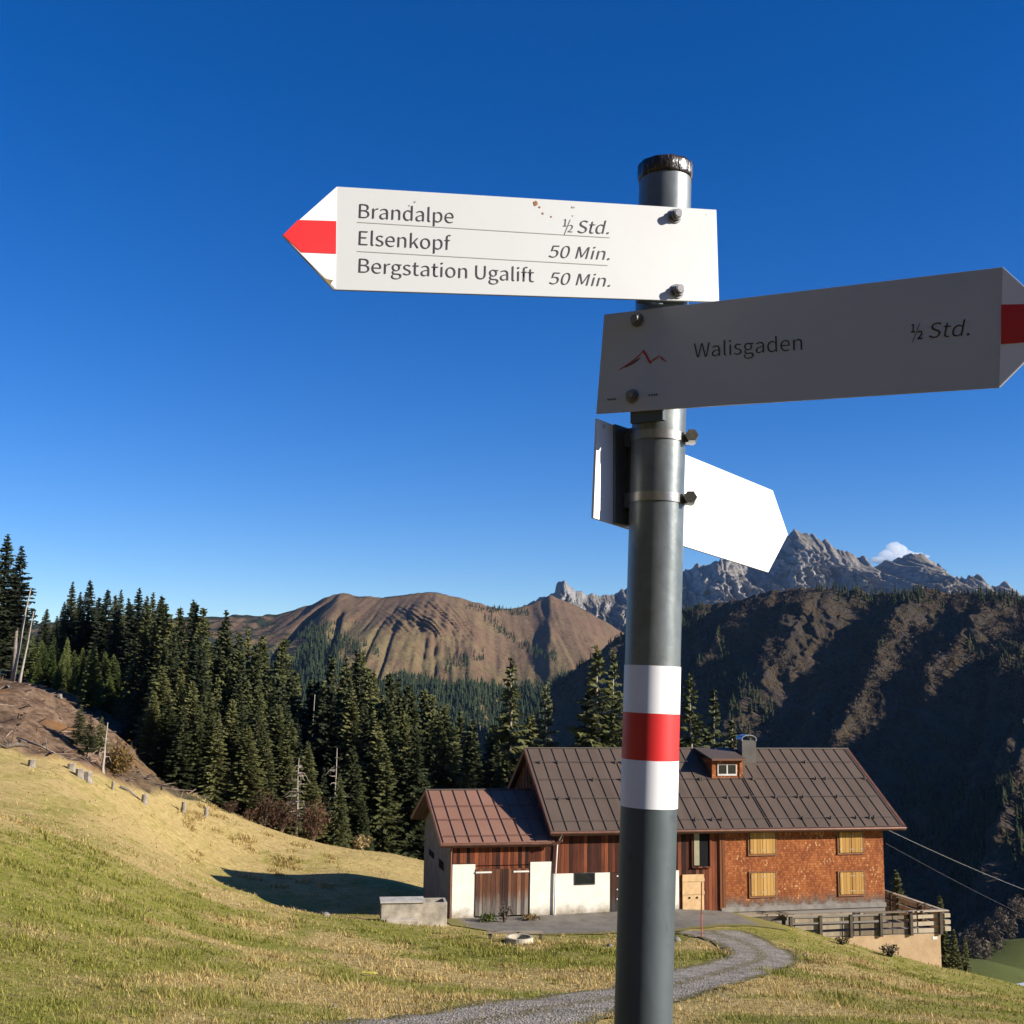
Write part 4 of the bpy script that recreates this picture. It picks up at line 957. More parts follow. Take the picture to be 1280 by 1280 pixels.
def plant(kind, px, topy, Y, label, group=None, v=None, wide=1.0, hmin=2.5, zb=None):
    """a tree whose tip is seen at (px, topy) and that stands at depth Y on the terrain"""
    P = at(px, topy, Y); z = float(H(np.array([P[0]]), np.array([P[1]]))[0]) if zb is None else zb
    h = max(hmin, P[2] - z); src = KINDS[kind][(v if v is not None else rt.randrange(9)) % len(KINDS[kind])]
    s = h / 20.0; w = s ** .62 * 1.2 * wide * rt.uniform(.9, 1.1) if kind != 'young' else s * wide * rt.uniform(.9, 1.15)
    if h < 8: w = s * 1.5 * wide * rt.uniform(.9, 1.1)
    key = src.name
    if key not in _used:
        _used.add(key); o = src; o.location = (P[0], P[1], z); o.rotation_euler = (0, 0, rt.uniform(0, 6.28)); o.scale = (w, w * rt.uniform(.88, 1.12), s)
    else: o = dup(src, (P[0], P[1], z), rt.uniform(0, 6.28), (w, w * rt.uniform(.85, 1.15), s))
    o.rotation_euler.x = rt.gauss(0, .012); o.rotation_euler.y = rt.gauss(0, .012)
    tag(o, label, 'tree', group); return o
# far left: tall old spruces above the cleared bank
G = 'tall spruces on the cleared bank'
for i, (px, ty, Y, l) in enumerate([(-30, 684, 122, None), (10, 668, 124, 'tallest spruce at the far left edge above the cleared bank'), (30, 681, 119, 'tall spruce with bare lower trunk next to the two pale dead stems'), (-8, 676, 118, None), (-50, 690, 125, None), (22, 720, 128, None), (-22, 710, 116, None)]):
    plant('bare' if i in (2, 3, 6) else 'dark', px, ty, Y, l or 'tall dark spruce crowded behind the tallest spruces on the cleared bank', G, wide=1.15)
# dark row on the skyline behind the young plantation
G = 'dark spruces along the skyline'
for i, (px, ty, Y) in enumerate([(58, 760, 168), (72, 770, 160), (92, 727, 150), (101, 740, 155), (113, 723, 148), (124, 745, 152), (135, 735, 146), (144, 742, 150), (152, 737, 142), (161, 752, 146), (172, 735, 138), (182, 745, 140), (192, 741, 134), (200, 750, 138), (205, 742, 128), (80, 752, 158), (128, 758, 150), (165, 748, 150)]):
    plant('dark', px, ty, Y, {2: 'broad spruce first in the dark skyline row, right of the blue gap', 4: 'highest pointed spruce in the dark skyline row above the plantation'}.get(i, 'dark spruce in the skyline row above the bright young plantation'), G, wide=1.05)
# young bright plantation
G = 'young spruces of the plantation'
rp = random.Random(4)
for k in range(46):
    px = 44 + k * 3.75 + rp.uniform(-5, 5); f = (px - 44) / 170.; row = rp.choice((0, 0, 1, 1, 2))
    ty = 790 + f * 62 + (0, 16, 32)[row] + rp.uniform(-10, 10); Y = 131 - 16 * f - row * 5 + rp.uniform(-2, 2)
    plant('young', px, ty, Y, 'bright green young spruce in the dense plantation above the clearing', G, wide=rp.uniform(.8, 1.1))
plant('young', 118, 800, 113, 'young spruce with a bare pale trunk at the edge of the plantation', G, wide=.8)
# main wood, left of the gap
G = 'spruces of the dense wood beside the meadow'
rp = random.Random(9)
prof1 = pl((185, 758), (200, 748), (215, 740), (226, 748), (238, 742), (252, 752), (262, 764), (275, 772), (284, 760), (296, 778), (312, 785), (324, 792), (338, 788), (348, 800), (358, 796), (372, 830), (385, 880))
for k in range(64):
    row = k % 4; px = 186 + (k // 4) * 12.4 + rp.uniform(-6, 6); ty = float(prof1(px)) + (0, 22, 60, 120)[row] * rp.uniform(.5, 1.25) + rp.uniform(-3, 10); Y = (106, 98, 90, 83)[row] + rp.uniform(-2, 2) + (6 if px < 240 else 0)
    plant(rp.choice(('full', 'full', 'slim', 'dark')), px, ty, Y, ('tall dark spruce at the back of the dense wood beside the meadow', 'olive green spruce in the middle of the dense wood beside the meadow', 'olive green spruce in the middle of the dense wood beside the meadow', 'spruce at the front of the dense wood, rooted at the meadow edge')[row], G)
for px, ty, Y in [(194, 862, 79), (203, 830, 82), (212, 868, 78), (222, 845, 80), (232, 880, 77), (241, 850, 80), (250, 880, 77.5), (262, 868, 78.5), (274, 890, 77.5), (288, 872, 79), (312, 905, 78), (322, 880, 80), (336, 915, 79), (345, 880, 81.5), (358, 930, 80), (366, 900, 82), (384, 925, 81.5), (186, 880, 80), (178, 900, 79), (300, 880, 79.5)]:
    plant('full', px, ty, Y, 'spruce at the front of the dense wood, rooted at the meadow edge', G, wide=1.1)
# second wood, between the gap and the barn
G = 'spruces of the wood behind the barn'
prof2 = pl((390, 860), (404, 822), (420, 812), (436, 816), (450, 812), (462, 826), (476, 832), (492, 838), (505, 850), (520, 845), (535, 862), (552, 868), (566, 880), (580, 888), (596, 900), (612, 905), (628, 916), (650, 930))
for k in range(66):
    row = k % 3; px = 396 + (k // 3) * 11.2 + rp.uniform(-6, 6); ty = float(prof2(px)) + (0, 24, 60)[row] * rp.uniform(.5, 1.25) + rp.uniform(-3, 9); Y = (104, 97, 91)[row] + rp.uniform(-2, 2)
    plant(rp.choice(('full', 'full', 'slim', 'full', 'dark')), px, ty, Y, ('pointed spruce at the back of the wood behind the barn', 'olive green spruce in the middle of the wood behind the barn', 'spruce at the front of the wood behind the barn')[row], G)
for px, ty, Y in [(404, 960, 84), (424, 965, 83), (455, 1000, 86), (470, 980, 88), (500, 985, 90), (515, 1000, 92), (440, 930, 87), (485, 930, 88)]:
    plant('full', px, ty, Y, 'small spruce at the meadow edge left of the barn', 'small spruces left of the barn', wide=.95)
plant('slim', 371, 888, 96, 'thin lone spruce in the gap between the two woods', wide=.8)
plant('slim', 392, 845, 104, 'dark spruce with a bare trunk at the right edge of the gap', wide=.9)
# single trees behind the long roof
for px, ty, Y, l, kd, wd in [(640, 818, 98, 'tall loose spruce rising above the left end of the long roof', 'loose', 1.0), (681, 848, 96, 'shorter spruce just right of the tall loose one above the roof', 'loose', .95),
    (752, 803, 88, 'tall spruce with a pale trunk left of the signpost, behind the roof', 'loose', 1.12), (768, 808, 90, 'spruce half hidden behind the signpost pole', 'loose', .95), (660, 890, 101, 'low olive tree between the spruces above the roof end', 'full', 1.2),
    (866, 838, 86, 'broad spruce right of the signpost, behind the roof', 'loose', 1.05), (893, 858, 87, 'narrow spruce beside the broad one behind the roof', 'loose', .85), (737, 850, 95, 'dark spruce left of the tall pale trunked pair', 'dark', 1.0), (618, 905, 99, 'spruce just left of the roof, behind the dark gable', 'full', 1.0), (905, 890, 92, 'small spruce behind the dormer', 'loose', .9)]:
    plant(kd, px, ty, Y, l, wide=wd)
for px, ty, Y, l in [(1121, 1086, 70, 'small spruce behind the return of the terrace railing'), (1176, 1117, 72, 'slim spruce tip beyond the corner of the terrace'), (1193, 1160, 66, 'dark young spruce below the corner of the terrace'), (1203, 1172, 68, 'bushy dark spruce to the right of the terrace wall')]:
    plant('slim', px, ty, Y, l, wide=1.0)
# a few small spruces among the logging slash
for px, ty, Y, l in [(112, 908, 66, 'bushy spruce sapling beside the pale thin pole stem'), (98, 925, 67, 'short spruce sapling behind the two big stumps'), (126, 915, 69, 'sapling just behind the pale thin pole stem')]:
    plant('loose', px, ty, Y, l, wide=1.25)
# dead stems and snags
def snag(name, px, topy, Y, rad, label, twigs=0, lean=0, hmin=1):
    P = at(px, topy, Y); z = float(H(np.array([P[0] - lean]), np.array([P[1]]))[0]); h = P[2] - z; rg_ = random.Random(int(px * 7))
    o = empty(name, (P[0] - lean, P[1], z)); mb = MB(); n = 6
    mb.tube([(lean * k / (n - 1) + rg_.uniform(-.05, .05), rg_.uniform(-.05, .05), -.3 + (h + .3) * k / (n - 1)) for k in range(n)], [rad * (1.5 if k == 0 else 1 - .75 * k / (n - 1)) for k in range(n)], 7)
    mb.build('trunk', M_PALE, o, smooth=True)
    if twigs:
        mb = MB()
        for k in range(twigs):
            zz = h * rg_.uniform(.22, .95); a = rg_.uniform(0, 6.28); L = rg_.uniform(.5, 1.7) * (1.1 - zz / h * .7) * (.35 if twigs < 9 else 1)
            e = Vector((math.cos(a) * L, math.sin(a) * L, zz - rg_.uniform(-.2, .6))); x = lean * zz / h
            mb.tube([(x, 0, zz), (x + e.x * .6, e.y * .6, zz + .02), (x + e.x, e.y, e.z)], [.035, .02, .006], 4, cap=False)
        mb.build('branch', M_PALE, o)
    tag(o, label, 'dead tree'); return o
snag('snag_tree', 38.5, 735, 114, .20, 'taller pale dead stem at the edge of the far left spruces', 8, lean=1.2)
snag('snag_tree', 42, 764, 113.6, .16, 'shorter pale dead stem leaning against the taller one', 6, lean=.9)
snag('bare_pole_stem', 133.5, 903, 64, .10, 'thin pale pole stem on the meadow crest beside the saplings', 5)
snag('dead_snag', 374, 948, 76.5, .10, 'grey dead spruce with bare branches at the edge of the wood', 46)
snag('dead_snag', 421, 935, 84, .11, 'second bare grey trunk in the wood left of the barn', 22)
snag('dead_snag', 393, 868, 99, .12, 'pale bare trunk standing in the gap between the woods', 10)
snag('dead_snag', 321, 905, 82, .09, 'pale trunk showing in the front of the dense wood', 10)
snag('dead_snag', 261, 935, 81, .09, 'short broken pale trunk low in the dense wood', 16)
# shrubs
M_GREYTW = needles('grey_twigs', (.045, .036, .028), (.085, .068, .052), (.14, .10, .065))
def shrub(name, px, py, Y, w, h, mat, label, n=150, seed=1, group=None, twigs=14):
    P = at(px, py, Y); z = float(H(np.array([P[0]]), np.array([P[1]]))[0]); rng = np.random.default_rng(seed)
    n = int(n * 4); o = empty(name, (P[0], P[1], z), 0, label, 'bush', group); mb = MB(); rg_ = random.Random(seed)
    for k in range(twigs):
        a = rg_.uniform(0, 6.28); L = rg_.uniform(.4, 1) * w * .5
        mb.tube([(0, 0, -.1), (math.cos(a) * L * .5, math.sin(a) * L * .5, h * .5), (math.cos(a) * L, math.sin(a) * L, h * rg_.uniform(.7, 1.05))], [.03 * max(1, h / 3), .018 * max(1, h / 3), .006 * max(1, h / 3)], 4, cap=False)
    mb.build('stem', M_BARK, o)
    c = rng.normal(0, 1, (n, 3)); c /= np.linalg.norm(c, axis=1)[:, None]; c *= (rng.random(n) ** .4)[:, None] * [w / 2, w / 2, h / 2] * (.75 + .5 * rng.random((n, 1))); c[:, 2] += h * .55
    s = (.035 + .06 * rng.random((n, 1, 1))) * (min(1, .45 + .3 * h) if h < 6 else 4.5); V = (c[:, None] + rng.normal(0, 1, (n, 3, 3)) * s).reshape(-1, 3); V[:, 2] = np.maximum(V[:, 2], .02)
    np_mesh('foliage', V, np.arange(n * 3).reshape(-1, 3), mat, o); return o
shrub('rusty_shrub', 352, 1040, 75, 1.8, 1.9, M_RUST, 'rust red shrub left of the grey dead spruce', 220, 2)
shrub('rusty_shrub', 392, 1045, 76.5, 2.0, 2.5, M_RUST, 'tall rust brown shrub right of the grey dead spruce', 300, 3)
shrub('rusty_shrub', 330, 1030, 77, 1.8, 2.4, M_RUST, 'small reddish shrub at the foot of the dense wood', 150, 4)
shrub('dry_larch', 150, 965, 66, 1.6, 2.0, M_DRY, 'straw yellow larch bush right of the pale thin pole stem', 260, 5)
shrub('dry_larch', 139, 968, 66, 1.2, 1.5, M_DRY, 'smaller straw yellow bush at the foot of the pole stem', 160, 6)
shrub('dry_larch', 452, 1060, 80, 1.4, 1.0, M_DRY, 'dry yellow bush at the meadow edge left of the barn', 120, 7)
for i, (px, py, Y) in enumerate([(1213, 1178, 372), (1222, 1170, 378), (1230, 1186, 352), (1238, 1166, 378), (1246, 1172, 366), (1252, 1158, 384), (1262, 1160, 374), (1268, 1150, 388), (1276, 1146, 390), (1284, 1142, 394), (1206, 1190, 362), (1218, 1192, 350)]):
    shrub('bare_tree', px, py, Y, 4.6, 7.2, M_GREYTW, 'bare grey brown tree along the edge of the green valley meadow', 110, 60 + i, 'bare trees by the valley meadow')
for i, (px, py, Y) in enumerate([(312, 1030, 75), (287, 1016, 73)]): shrub('brush', px, py, Y, 1.1, .7, M_RUST, 'low brown brush where the meadow meets the dense wood', 90, 10 + i, 'brush along the wood')
shrub('weed_clump', 609, 1147, 50.6, .8, .35, M_YNG, 'green weed clump at the foot of the barn door', 90, 31, twigs=4)
shrub('weed_clump', 663, 1144, 51.3, .8, .25, M_DRY, 'dry weeds at the foot of the wall right of the barn door', 60, 32, twigs=4)
shrub('weed_clump', 631, 1144, 50.6, .7, .75, bpy.data.materials['spruce_bark'], 'bare twigs in front of the barn door', 24, 33, twigs=12)
shrub('weed_clump', 1112, 1184, 50.5, .9, .5, M_SPRD, 'dark weeds growing against the tan terrace wall', 60, 34)
shrub('weed_clump', 1052, 1169, 50.8, .7, .3, M_SPR, 'green weeds under the terrace railing', 40, 35)
# ------------------------------------------------------------------ stumps, posts, slash
M_STW = plain('grey_stump_wood', (.21, .18, .145), .95, var=.4, scale=5); M_CUT = plain('cut_wood', (.50, .40, .27), .9, var=.2, scale=6)
def stump(px, basey, Y, rad, h, label, cat='stump', name='tree_stump', group=None, lean=0):
    rad *= .85; h *= .85; P = at(px, basey, Y); z = float(H(np.array([P[0]]), np.array([P[1]]))[0]); rg_ = random.Random(int(px * 3 + basey)); mb = MB(); n = 12
    R_ = [rad * rg_.uniform(.88, 1.12) for _ in range(n)]; ring = lambda zz, s, t=0: [(math.cos(6.283 * k / n) * R_[k] * s + lean * zz, math.sin(6.283 * k / n) * R_[k] * s, zz + t * rg_.uniform(-1, 1)) for k in range(n)]
    vs = ring(-.3, 1.5 if name == 'tree_stump' else 1) + ring(.12 * h, 1.12 if name == 'tree_stump' else 1) + ring(h, 1, .03 * min(1, rad * 3)); fs = []
    for r in range(2):
        for k in range(n): fs.append((r * n + k, r * n + (k + 1) % n, (r + 1) * n + (k + 1) % n, (r + 1) * n + k))
    mb.add(vs, fs, 0); mb.add(vs[2 * n:], [tuple(range(n))], 1)
    o = mb.build(name, [M_STW, M_CUT]); o.location = (P[0], P[1], z); tag(o, label, cat, group); return o
stump(39, 962, 58, .20, .42, 'low dark stump leftmost on the meadow crest')
stump(99, 973, 60.3, .24, .50, 'left one of two big grey stumps on the crest')
stump(109, 973, 60.5, .28, .56, 'right one of two big grey stumps on the crest')
stump(88, 970, 61, .22, .40, 'short stump left of the two big ones', )
stump(141, 983, 62, .08, .55, 'thin dark stub right of the pale pole stem', 'post', 'fence_stub')
stump(181, 996, 64, .20, .55, 'grey stump where the saplings meet the dense wood')
stump(229.5, 1009, 67, .15, .72, 'pale weathered post, left of two on the meadow crest', 'post', 'wooden_post')
stump(257.5, 1018, 68.6, .14, .66, 'pale weathered post, right of two on the meadow crest', 'post', 'wooden_post')
stump(118, 903, 96, .38, .9, 'pale stump high on the cleared bank', lean=.1)
for i, (px, py, Y) in enumerate([(16, 884, 105), (34, 905, 98), (58, 922, 90), (64, 880, 104), (45, 925, 88), (100, 900, 98), (10, 930, 85), (75, 862, 112)]):
    stump(px, py, Y, .26, .45, 'small weathered stump on the cleared brown bank', group='stumps on the cleared bank')
def logpiece(px0, py0, Y0, px1, py1, Y1, r, label, name='fallen_log', forks=0, mat=None):
    A = at(px0, py0, Y0); B = at(px1, py1, Y1)
    for P in (A, B): P[2] = float(H(np.array([P[0]]), np.array([P[1]]))[0]) + r * .7
    mb = MB(); A = Vector(A); B = Vector(B); rg_ = random.Random(int(px0 + py0)); M_ = (A + B) / 2 + Vector((0, 0, .12)); c = (A + B) / 2
    mb.tube([A - c, M_ - c, B - c], [r, r * .85, r * .6], 8)
    for k in range(forks):
        p = A.lerp(B, rg_.random()) - c; mb.tube([p, p + Vector((rg_.uniform(-.9, .9), rg_.uniform(-.6, .6), rg_.uniform(.2, .9)))], [r * .4, r * .12], 5)
    o = mb.build(name, mat or M_PALE, smooth=True); o.location = c; tag(o, label, 'log'); return o
logpiece(20, 941, 63, 80, 950, 62, .07, 'long thin pale pole lying across the edge of the clearing', forks=2, mat=M_STW)
logpiece(5, 944, 60, 34, 938, 62, .14, 'grey root stock with stubs at the far left meadow edge', 'root_stock', 8, M_BARK)
logpiece(-4, 895, 80, 6, 918, 76, .10, 'bleached log end at the left edge of the clearing', mat=M_STW)
logpiece(52, 872, 105, 66, 898, 100, .13, 'dark log lying downhill on the cleared bank', forks=2, mat=M_BARK)
logpiece(70, 896, 98, 110, 905, 95, .10, 'brown branchy log lying across the cleared bank', forks=6, mat=M_STW)
logpiece(150, 989, 63.5, 172, 995, 64, .08, 'grey log lying on the crest left of the wood', mat=M_STW)
logpiece(491, 1062, 83, 512, 1068, 82, .16, 'pale timber lying at the meadow edge beside the barn')
# slash: small sticks nobody could count
def slash():
    rng = np.random.default_rng(3); n = 1700; t = []
    X = rng.uniform(-62, -20, n); Y = rng.uniform(60, 122, n); k = soil_mask(X, Y) > .7; X = X[k]; Y = Y[k]; Z = H(X, Y)
    a = rng.random(len(X)) * 3.14; L = .15 + 1.0 * rng.random(len(X)) ** 2; w = .02 + .05 * rng.random(len(X))
    d = np.stack([np.cos(a), np.sin(a), rng.normal(0, .2, len(X))], -1) * L[:, None]; s = np.stack([-np.sin(a), np.cos(a), 0 * a], -1) * w[:, None]; u = np.array([0, 0, 1.]) * w[:, None] * 1.4
    c = np.stack([X, Y, Z + .05], -1)
    V = np.stack([c - d - s, c - d + s, c - d + u, c + d - s * .6, c + d + s * .6, c + d + u * .6], 1).reshape(-1, 3)
    f = np.array([[0, 1, 4, 3], [1, 2, 5, 4], [2, 0, 3, 5]]); F = (np.arange(len(X)) * 6)[:, None, None] + f[None]
    tag(np_mesh('logging_slash', V, F.reshape(-1, 4), plain('slash_wood', (.20, .14, .10), .95, var=.5, scale=2)), kind='stuff')
slash()
def gravel_stones():
    rng = np.random.default_rng(8); n = 5200; i = rng.random(n) * (len(TRK) - 2); j = i.astype(int); f = (i - j)[:, None]; c = TRK[j] * (1 - f) + TRK[j + 1] * f
    d = TRK[j + 1] - TRK[j]; d /= np.linalg.norm(d, axis=1)[:, None]; off = rng.normal(0, .62, n) * TRW[j]; P = c + np.stack([-d[:, 1], d[:, 0]], -1) * off[:, None]
    s = (.009 + .022 * rng.random(n) ** 3) * (1 + .4 * (np.abs(off) > TRW[j])); o = np.array([[1, 0, 0], [0, 1, 0], [-1, 0, 0], [0, -1, 0], [0, 0, .8], [0, 0, -.6]]); a = rng.random(n) * 6.28
    V = o[None] * s[:, None, None] * (.7 + .6 * rng.random((n, 6, 1))); ca, sa = np.cos(a)[:, None], np.sin(a)[:, None]; V = np.stack([V[..., 0] * ca - V[..., 1] * sa, V[..., 0] * sa + V[..., 1] * ca, V[..., 2]], -1)
    V += np.c_[P, H(P[:, 0], P[:, 1]) + .045][:, None]; t = np.array([[0, 1, 4], [1, 2, 4], [2, 3, 4], [3, 0, 4]]); F = (np.arange(n) * 6)[:, None, None] + t[None]
    m = Mat('loose_stone', .9, 0, .2); m.col(m.ramp(m.voro(9, out='Color'), [(0, (.15, .125, .09)), (1, (.40, .34, .26))])); tag(np_mesh('loose_gravel', V.reshape(-1, 3), F.reshape(-1, 3), m.m), kind='stuff')
gravel_stones()
# ------------------------------------------------------------------ grass
def grass():
    rng = np.random.default_rng(12); n = 120000
    r = 13.5 * (82 / 13.5) ** (rng.random(n) ** 1.15); a = rng.uniform(-.60, .56, n); X = r * np.sin(a); Y = r * np.cos(a)
    ha, hb = house_zone(X, Y); inside = (ha > -.05) & (ha < AEND + 1) & (hb > -.05) & (hb < 9.5)
    k = (soil_mask(X, Y) < .5) & ~inside & (track_mask(X, Y) < .35 + .6 * rng.random(n) ** 2) & (yard_mask(X, Y) < .5 * rng.random(n) + .25)
    rel = np.stack([X, Y], -1) - FL[:2]; da = rel @ fd[:2]; db = -(rel @ fn[:2]); k &= ~((da > -.2) & (da < flen + .3) & (db > -.1) & (db < backlen + .3))
    cl = fbm(X * .8, Y * .8, 4, 55); k &= rng.random(n) < (.25 + 1.1 * cl) * (1 - .75 * sstep(36, 62, r))
    # tussocks: dense clumps of longer blades, most of them round the well and on the right-hand slope
    tx = []; 
    for px0, px1, py0, py1, d0, d1, cnt in ((540, 780, 1172, 1205, 36, 45, 60), (860, 1180, 1180, 1270, 24, 48, 70), (0, 760, 1130, 1275, 17, 42, 150), (230, 420, 1030, 1060, 60, 74, 40)):
        qy = rng.uniform(py0, py1, cnt); dd = d1 + (d0 - d1) * (qy - py0) / (py1 - py0); tx.append(at(rng.uniform(px0, px1, cnt), qy, dd)[:, :2])
    tx = np.concatenate(tx); tx = tx[(track_mask(tx[:, 0], tx[:, 1]) < .3) & (yard_mask(tx[:, 0], tx[:, 1]) < .3)]
    tb = np.repeat(tx, 34, 0); tsz = np.repeat(rng.uniform(.10, .34, len(tx)), 34); tb = tb + rng.normal(0, 1, tb.shape) * tsz[:, None]
    X = np.r_[X[k], tb[:, 0]]; Y = np.r_[Y[k], tb[:, 1]]; r = np.hypot(X, Y); boost = np.r_[np.zeros(k.sum()), tsz * .55]; cl = np.r_[cl[k], np.full(len(tb), .5)]; n = len(X); Z = H(X, Y); dr = dry_field(X, Y)
    nb = 4; ang = rng.random((n, nb)) * 6.283; tall = (.016 + .028 * rng.random((n, nb)) + .08 * (np.clip(cl - .52, 0, 1)[:, None] ** 1) + .05 * (rng.random((n, 1)) < .04)) * (1 + .010 * r[:, None]) + boost[:, None] * rng.random((n, nb))
    wd = (.004 + .004 * rng.random((n, nb))) * (r[:, None] / 13)
    base = np.stack([X, Y, Z - .01], -1)[:, None] + np.concatenate([rng.normal(0, .035, (n, nb, 2)) * (1 + r[:, None, None] / 30), np.zeros((n, nb, 1))], -1)
    side = np.stack([np.cos(ang), np.sin(ang), 0 * ang], -1) * wd[..., None]
    tip = base + np.stack([-np.sin(ang) * .5, np.cos(ang) * .5, 1 + 0 * ang], -1) * tall[..., None] + rng.normal(0, .018, (n, nb, 3))
    V = np.stack([base - side, base + side, tip], 2).reshape(-1, 3); F = np.arange(len(V)).reshape(-1, 3)
    d = np.repeat(np.clip(dr[:, None] + rng.normal(0, .12, (n, nb)), 0, 1).ravel(), 3); rv = np.repeat(rng.random((n, nb)).ravel(), 3)
    m = Mat('grass_blades', .8, 0, .15); z = m.sep(m.attr('zone'))
    g = m.ramp(z[1], [(0, (.11, .125, .018)), (.6, (.22, .22, .036)), (1, (.33, .31, .07))]); s = m.ramp(z[1], [(0, (.28, .19, .065)), (.6, (.47, .345, .13)), (1, (.62, .49, .23))])
    c = m.mix(m.ramp(z[0], [(.3, 0.), (.65, 1.)]), g, s); m.col(c)
    t = m.n('ShaderNodeBsdfTranslucent'); m.L(c, t.inputs[0]); x = m.n('ShaderNodeMixShader'); x.inputs[0].default_value = .3
    m.L(m.b.outputs[0], x.inputs[1]); m.L(t.outputs[0], x.inputs[2]); out = [q for q in m.nt.nodes if q.type == 'OUTPUT_MATERIAL'][0]; m.L(x.outputs[0], out.inputs[0])
    tag(np_mesh('grass', V, F, m.m, cols={'zone': np.stack([d, rv, rv], -1)}), kind='stuff')
grass()
# ------------------------------------------------------------------ signpost
PR = .0352
PB = at(804, 1280, 1.43); PT = at(832, 208, 1.43)
ax = Vector(PT - PB).normalized()
def pole_pt(py):
    """point of the pole axis at photo row py"""
    lo, hi = -3.0, 2.0
    for _ in range(50):
        t = (lo + hi) / 2; p = np.array(PB) + np.array(ax) * t; y = proj_px(p)[1]
        if y > py: lo = t
        else: hi = t
    return Vector(p)
def galv(name, c0, c1, metal=.75, ro=(.32, .5)):
    m = Mat(name, .4, metal, .5); n = m.noise(9, 6, .65, stretch=(1, 1, .25)); sp = m.ramp(m.noise(70, 3), [(.3, .3), (.7, .7)])
    m.col(m.mix(.25, m.ramp(n, [(.3, c0), (.7, c1)]), sp, 'OVERLAY')); m.ro(m.ramp(n, [(.3, ro[0]), (.7, ro[1])])); m.bump(m.noise(70, 4), .0006, .4); return m.m
M_GALV = galv('galvanised_steel', (.115, .130, .132), (.235, .255, .25), .45); M_STEEL = galv('stainless_band', (.26, .25, .235), (.44, .42, .39), .8, (.28, .45))
def lower_mat():
    m = Mat('dull_zinc_pole', .5, .45, .45); n = m.noise(7, 6, .65, stretch=(1, 1, .3)); s = m.noise(30, 4, .6)
    c = m.ramp(n, [(.3, (.064, .080, .086)), (.7, (.110, .130, .135))]); c = m.mix(m.ramp(s, [(.66, 0.), (.72, .45)]), c, (.05, .055, .06)); m.col(c); m.ro(m.ramp(n, [(.3, .42), (.7, .58)])); m.bump(m.noise(60, 4), .0006, .4); return m.m
M_LOW = lower_mat()
def paint(name, c, ro=.42, sp=.5): 
    m = Mat(name, ro, 0, sp); n = m.noise(14, 5, .6); k = m.ramp(n, [(.25, tuple(x * .93 for x in c)), (.7, c)]); k = m.mix(m.ramp(m.noise(55, 5, .75, stretch=(1, 1, .25)), [(.66, 0.), (.78, .22)]), k, (.22, .20, .17)); m.col(k); m.ro(m.ramp(n, [(.3, ro + .08), (.7, ro - .03)])); return m.m
M_WHITE = paint('white_sign_paint', (.86, .86, .85)); M_CREAM = paint('cream_sign_enamel', (.515, .52, .505), .5, 1.0); M_RED = paint('traffic_red', (.66, .022, .022), .4); M_INK = plain('black_lettering', (.035, .033, .032), .5)
M_BOLT = plain('bolt_steel', (.26, .25, .235), .38, .8, var=.25, scale=200)

post = empty('signpost', tuple(pole_pt(1280) - ax * 1.30), 0, 'grey steel signpost with red and white waymark bands', 'signpost')
PO = post.location.copy()
def seg(name, p, q, rad, mat, n=48, parent=post, extra=None):
    mb = MB(); mb.tube([Vector(p) - PO, Vector(q) - PO], rad, n, cap=False); o = mb.build(name, mat, parent, smooth=False)
    for f in o.data.polygons: f.use_smooth = len(f.vertices) == 4
    return o
seg('pole', pole_pt(221), pole_pt(836), PR, M_GALV); seg('lower_pole', pole_pt(1006) + ax * .0005, PO, PR, M_LOW)
seg('inner_tube', pole_pt(834), pole_pt(1008), PR - .002, M_GALV)
for a, b, m in ((832.5, 891, M_WHITE), (891, 949, M_RED), (949, 1008, M_WHITE)): seg('waymark_band', pole_pt(a), pole_pt(b), PR + .0006, m)
def cap_mat():
    m = Mat('tarred_cap', .32, 0, .6); n = m.noise(38, 6, .7, stretch=(1, 1, .16)); c = m.ramp(n, [(.42, (.008, .007, .007)), (.53, (.035, .024, .018)), (.58, (.38, .30, .22)), (.66, (.66, .62, .56))]); m.col(c); m.bump(m.noise(45, 5, .7, stretch=(1, 1, .4)), .004, .9); return m.m
t_ = pole_pt(227) - PO; mb = MB(); nn = 40; rgc = random.Random(4); prof = [(0, .0), (PR + .0008, .0), (PR + .0018, .004), (PR + .0024, .018), (PR + .0016, .0215), (PR - .003, .0228), (.002, .0234)]
vs = []; fs = []
for r, z in prof:
    for k in range(nn): j = 1 + .02 * math.sin(k * 1.9 + z * 300) ; vs.append(t_ + Vector((math.cos(6.2832 * k / nn) * r * j, math.sin(6.2832 * k / nn) * r * j, z + (.0025 * math.sin(k * 1.3) if 0 < z < .01 else 0))))
for i in range(len(prof) - 1):
    for k in range(nn): fs.append((i * nn + k, i * nn + (k + 1) % nn, (i + 1) * nn + (k + 1) % nn, (i + 1) * nn + k))
mb.add(vs, fs).build('pole_cap', cap_mat(), post, smooth=True)
# hose clamps
for py, pyl in ((549, 545), (625, 622)):
    p = pole_pt(py) - PO; cl = seg('clamp', pole_pt(py) - ax * .0058, pole_pt(py) + ax * .0058, PR + .0014, M_STEEL)
    d = Vector((math.cos(R(28)), math.sin(R(28)) * -1 * .3, 0)).normalized(); s = MB(); c = p + d * (PR + .008)
    pr = Vector((-d.y, d.x, 0)); s.tube([c - pr * .014, c + pr * .014], .0062, 10); s.tube([c - pr * .022, c - pr * .0145], .0085, 6); s.box(tuple(c - Vector((.009, .008, .0065))), tuple(c + Vector((.004, .008, .0065))))
    s.build('clamp_screw', M_BOLT, cl)

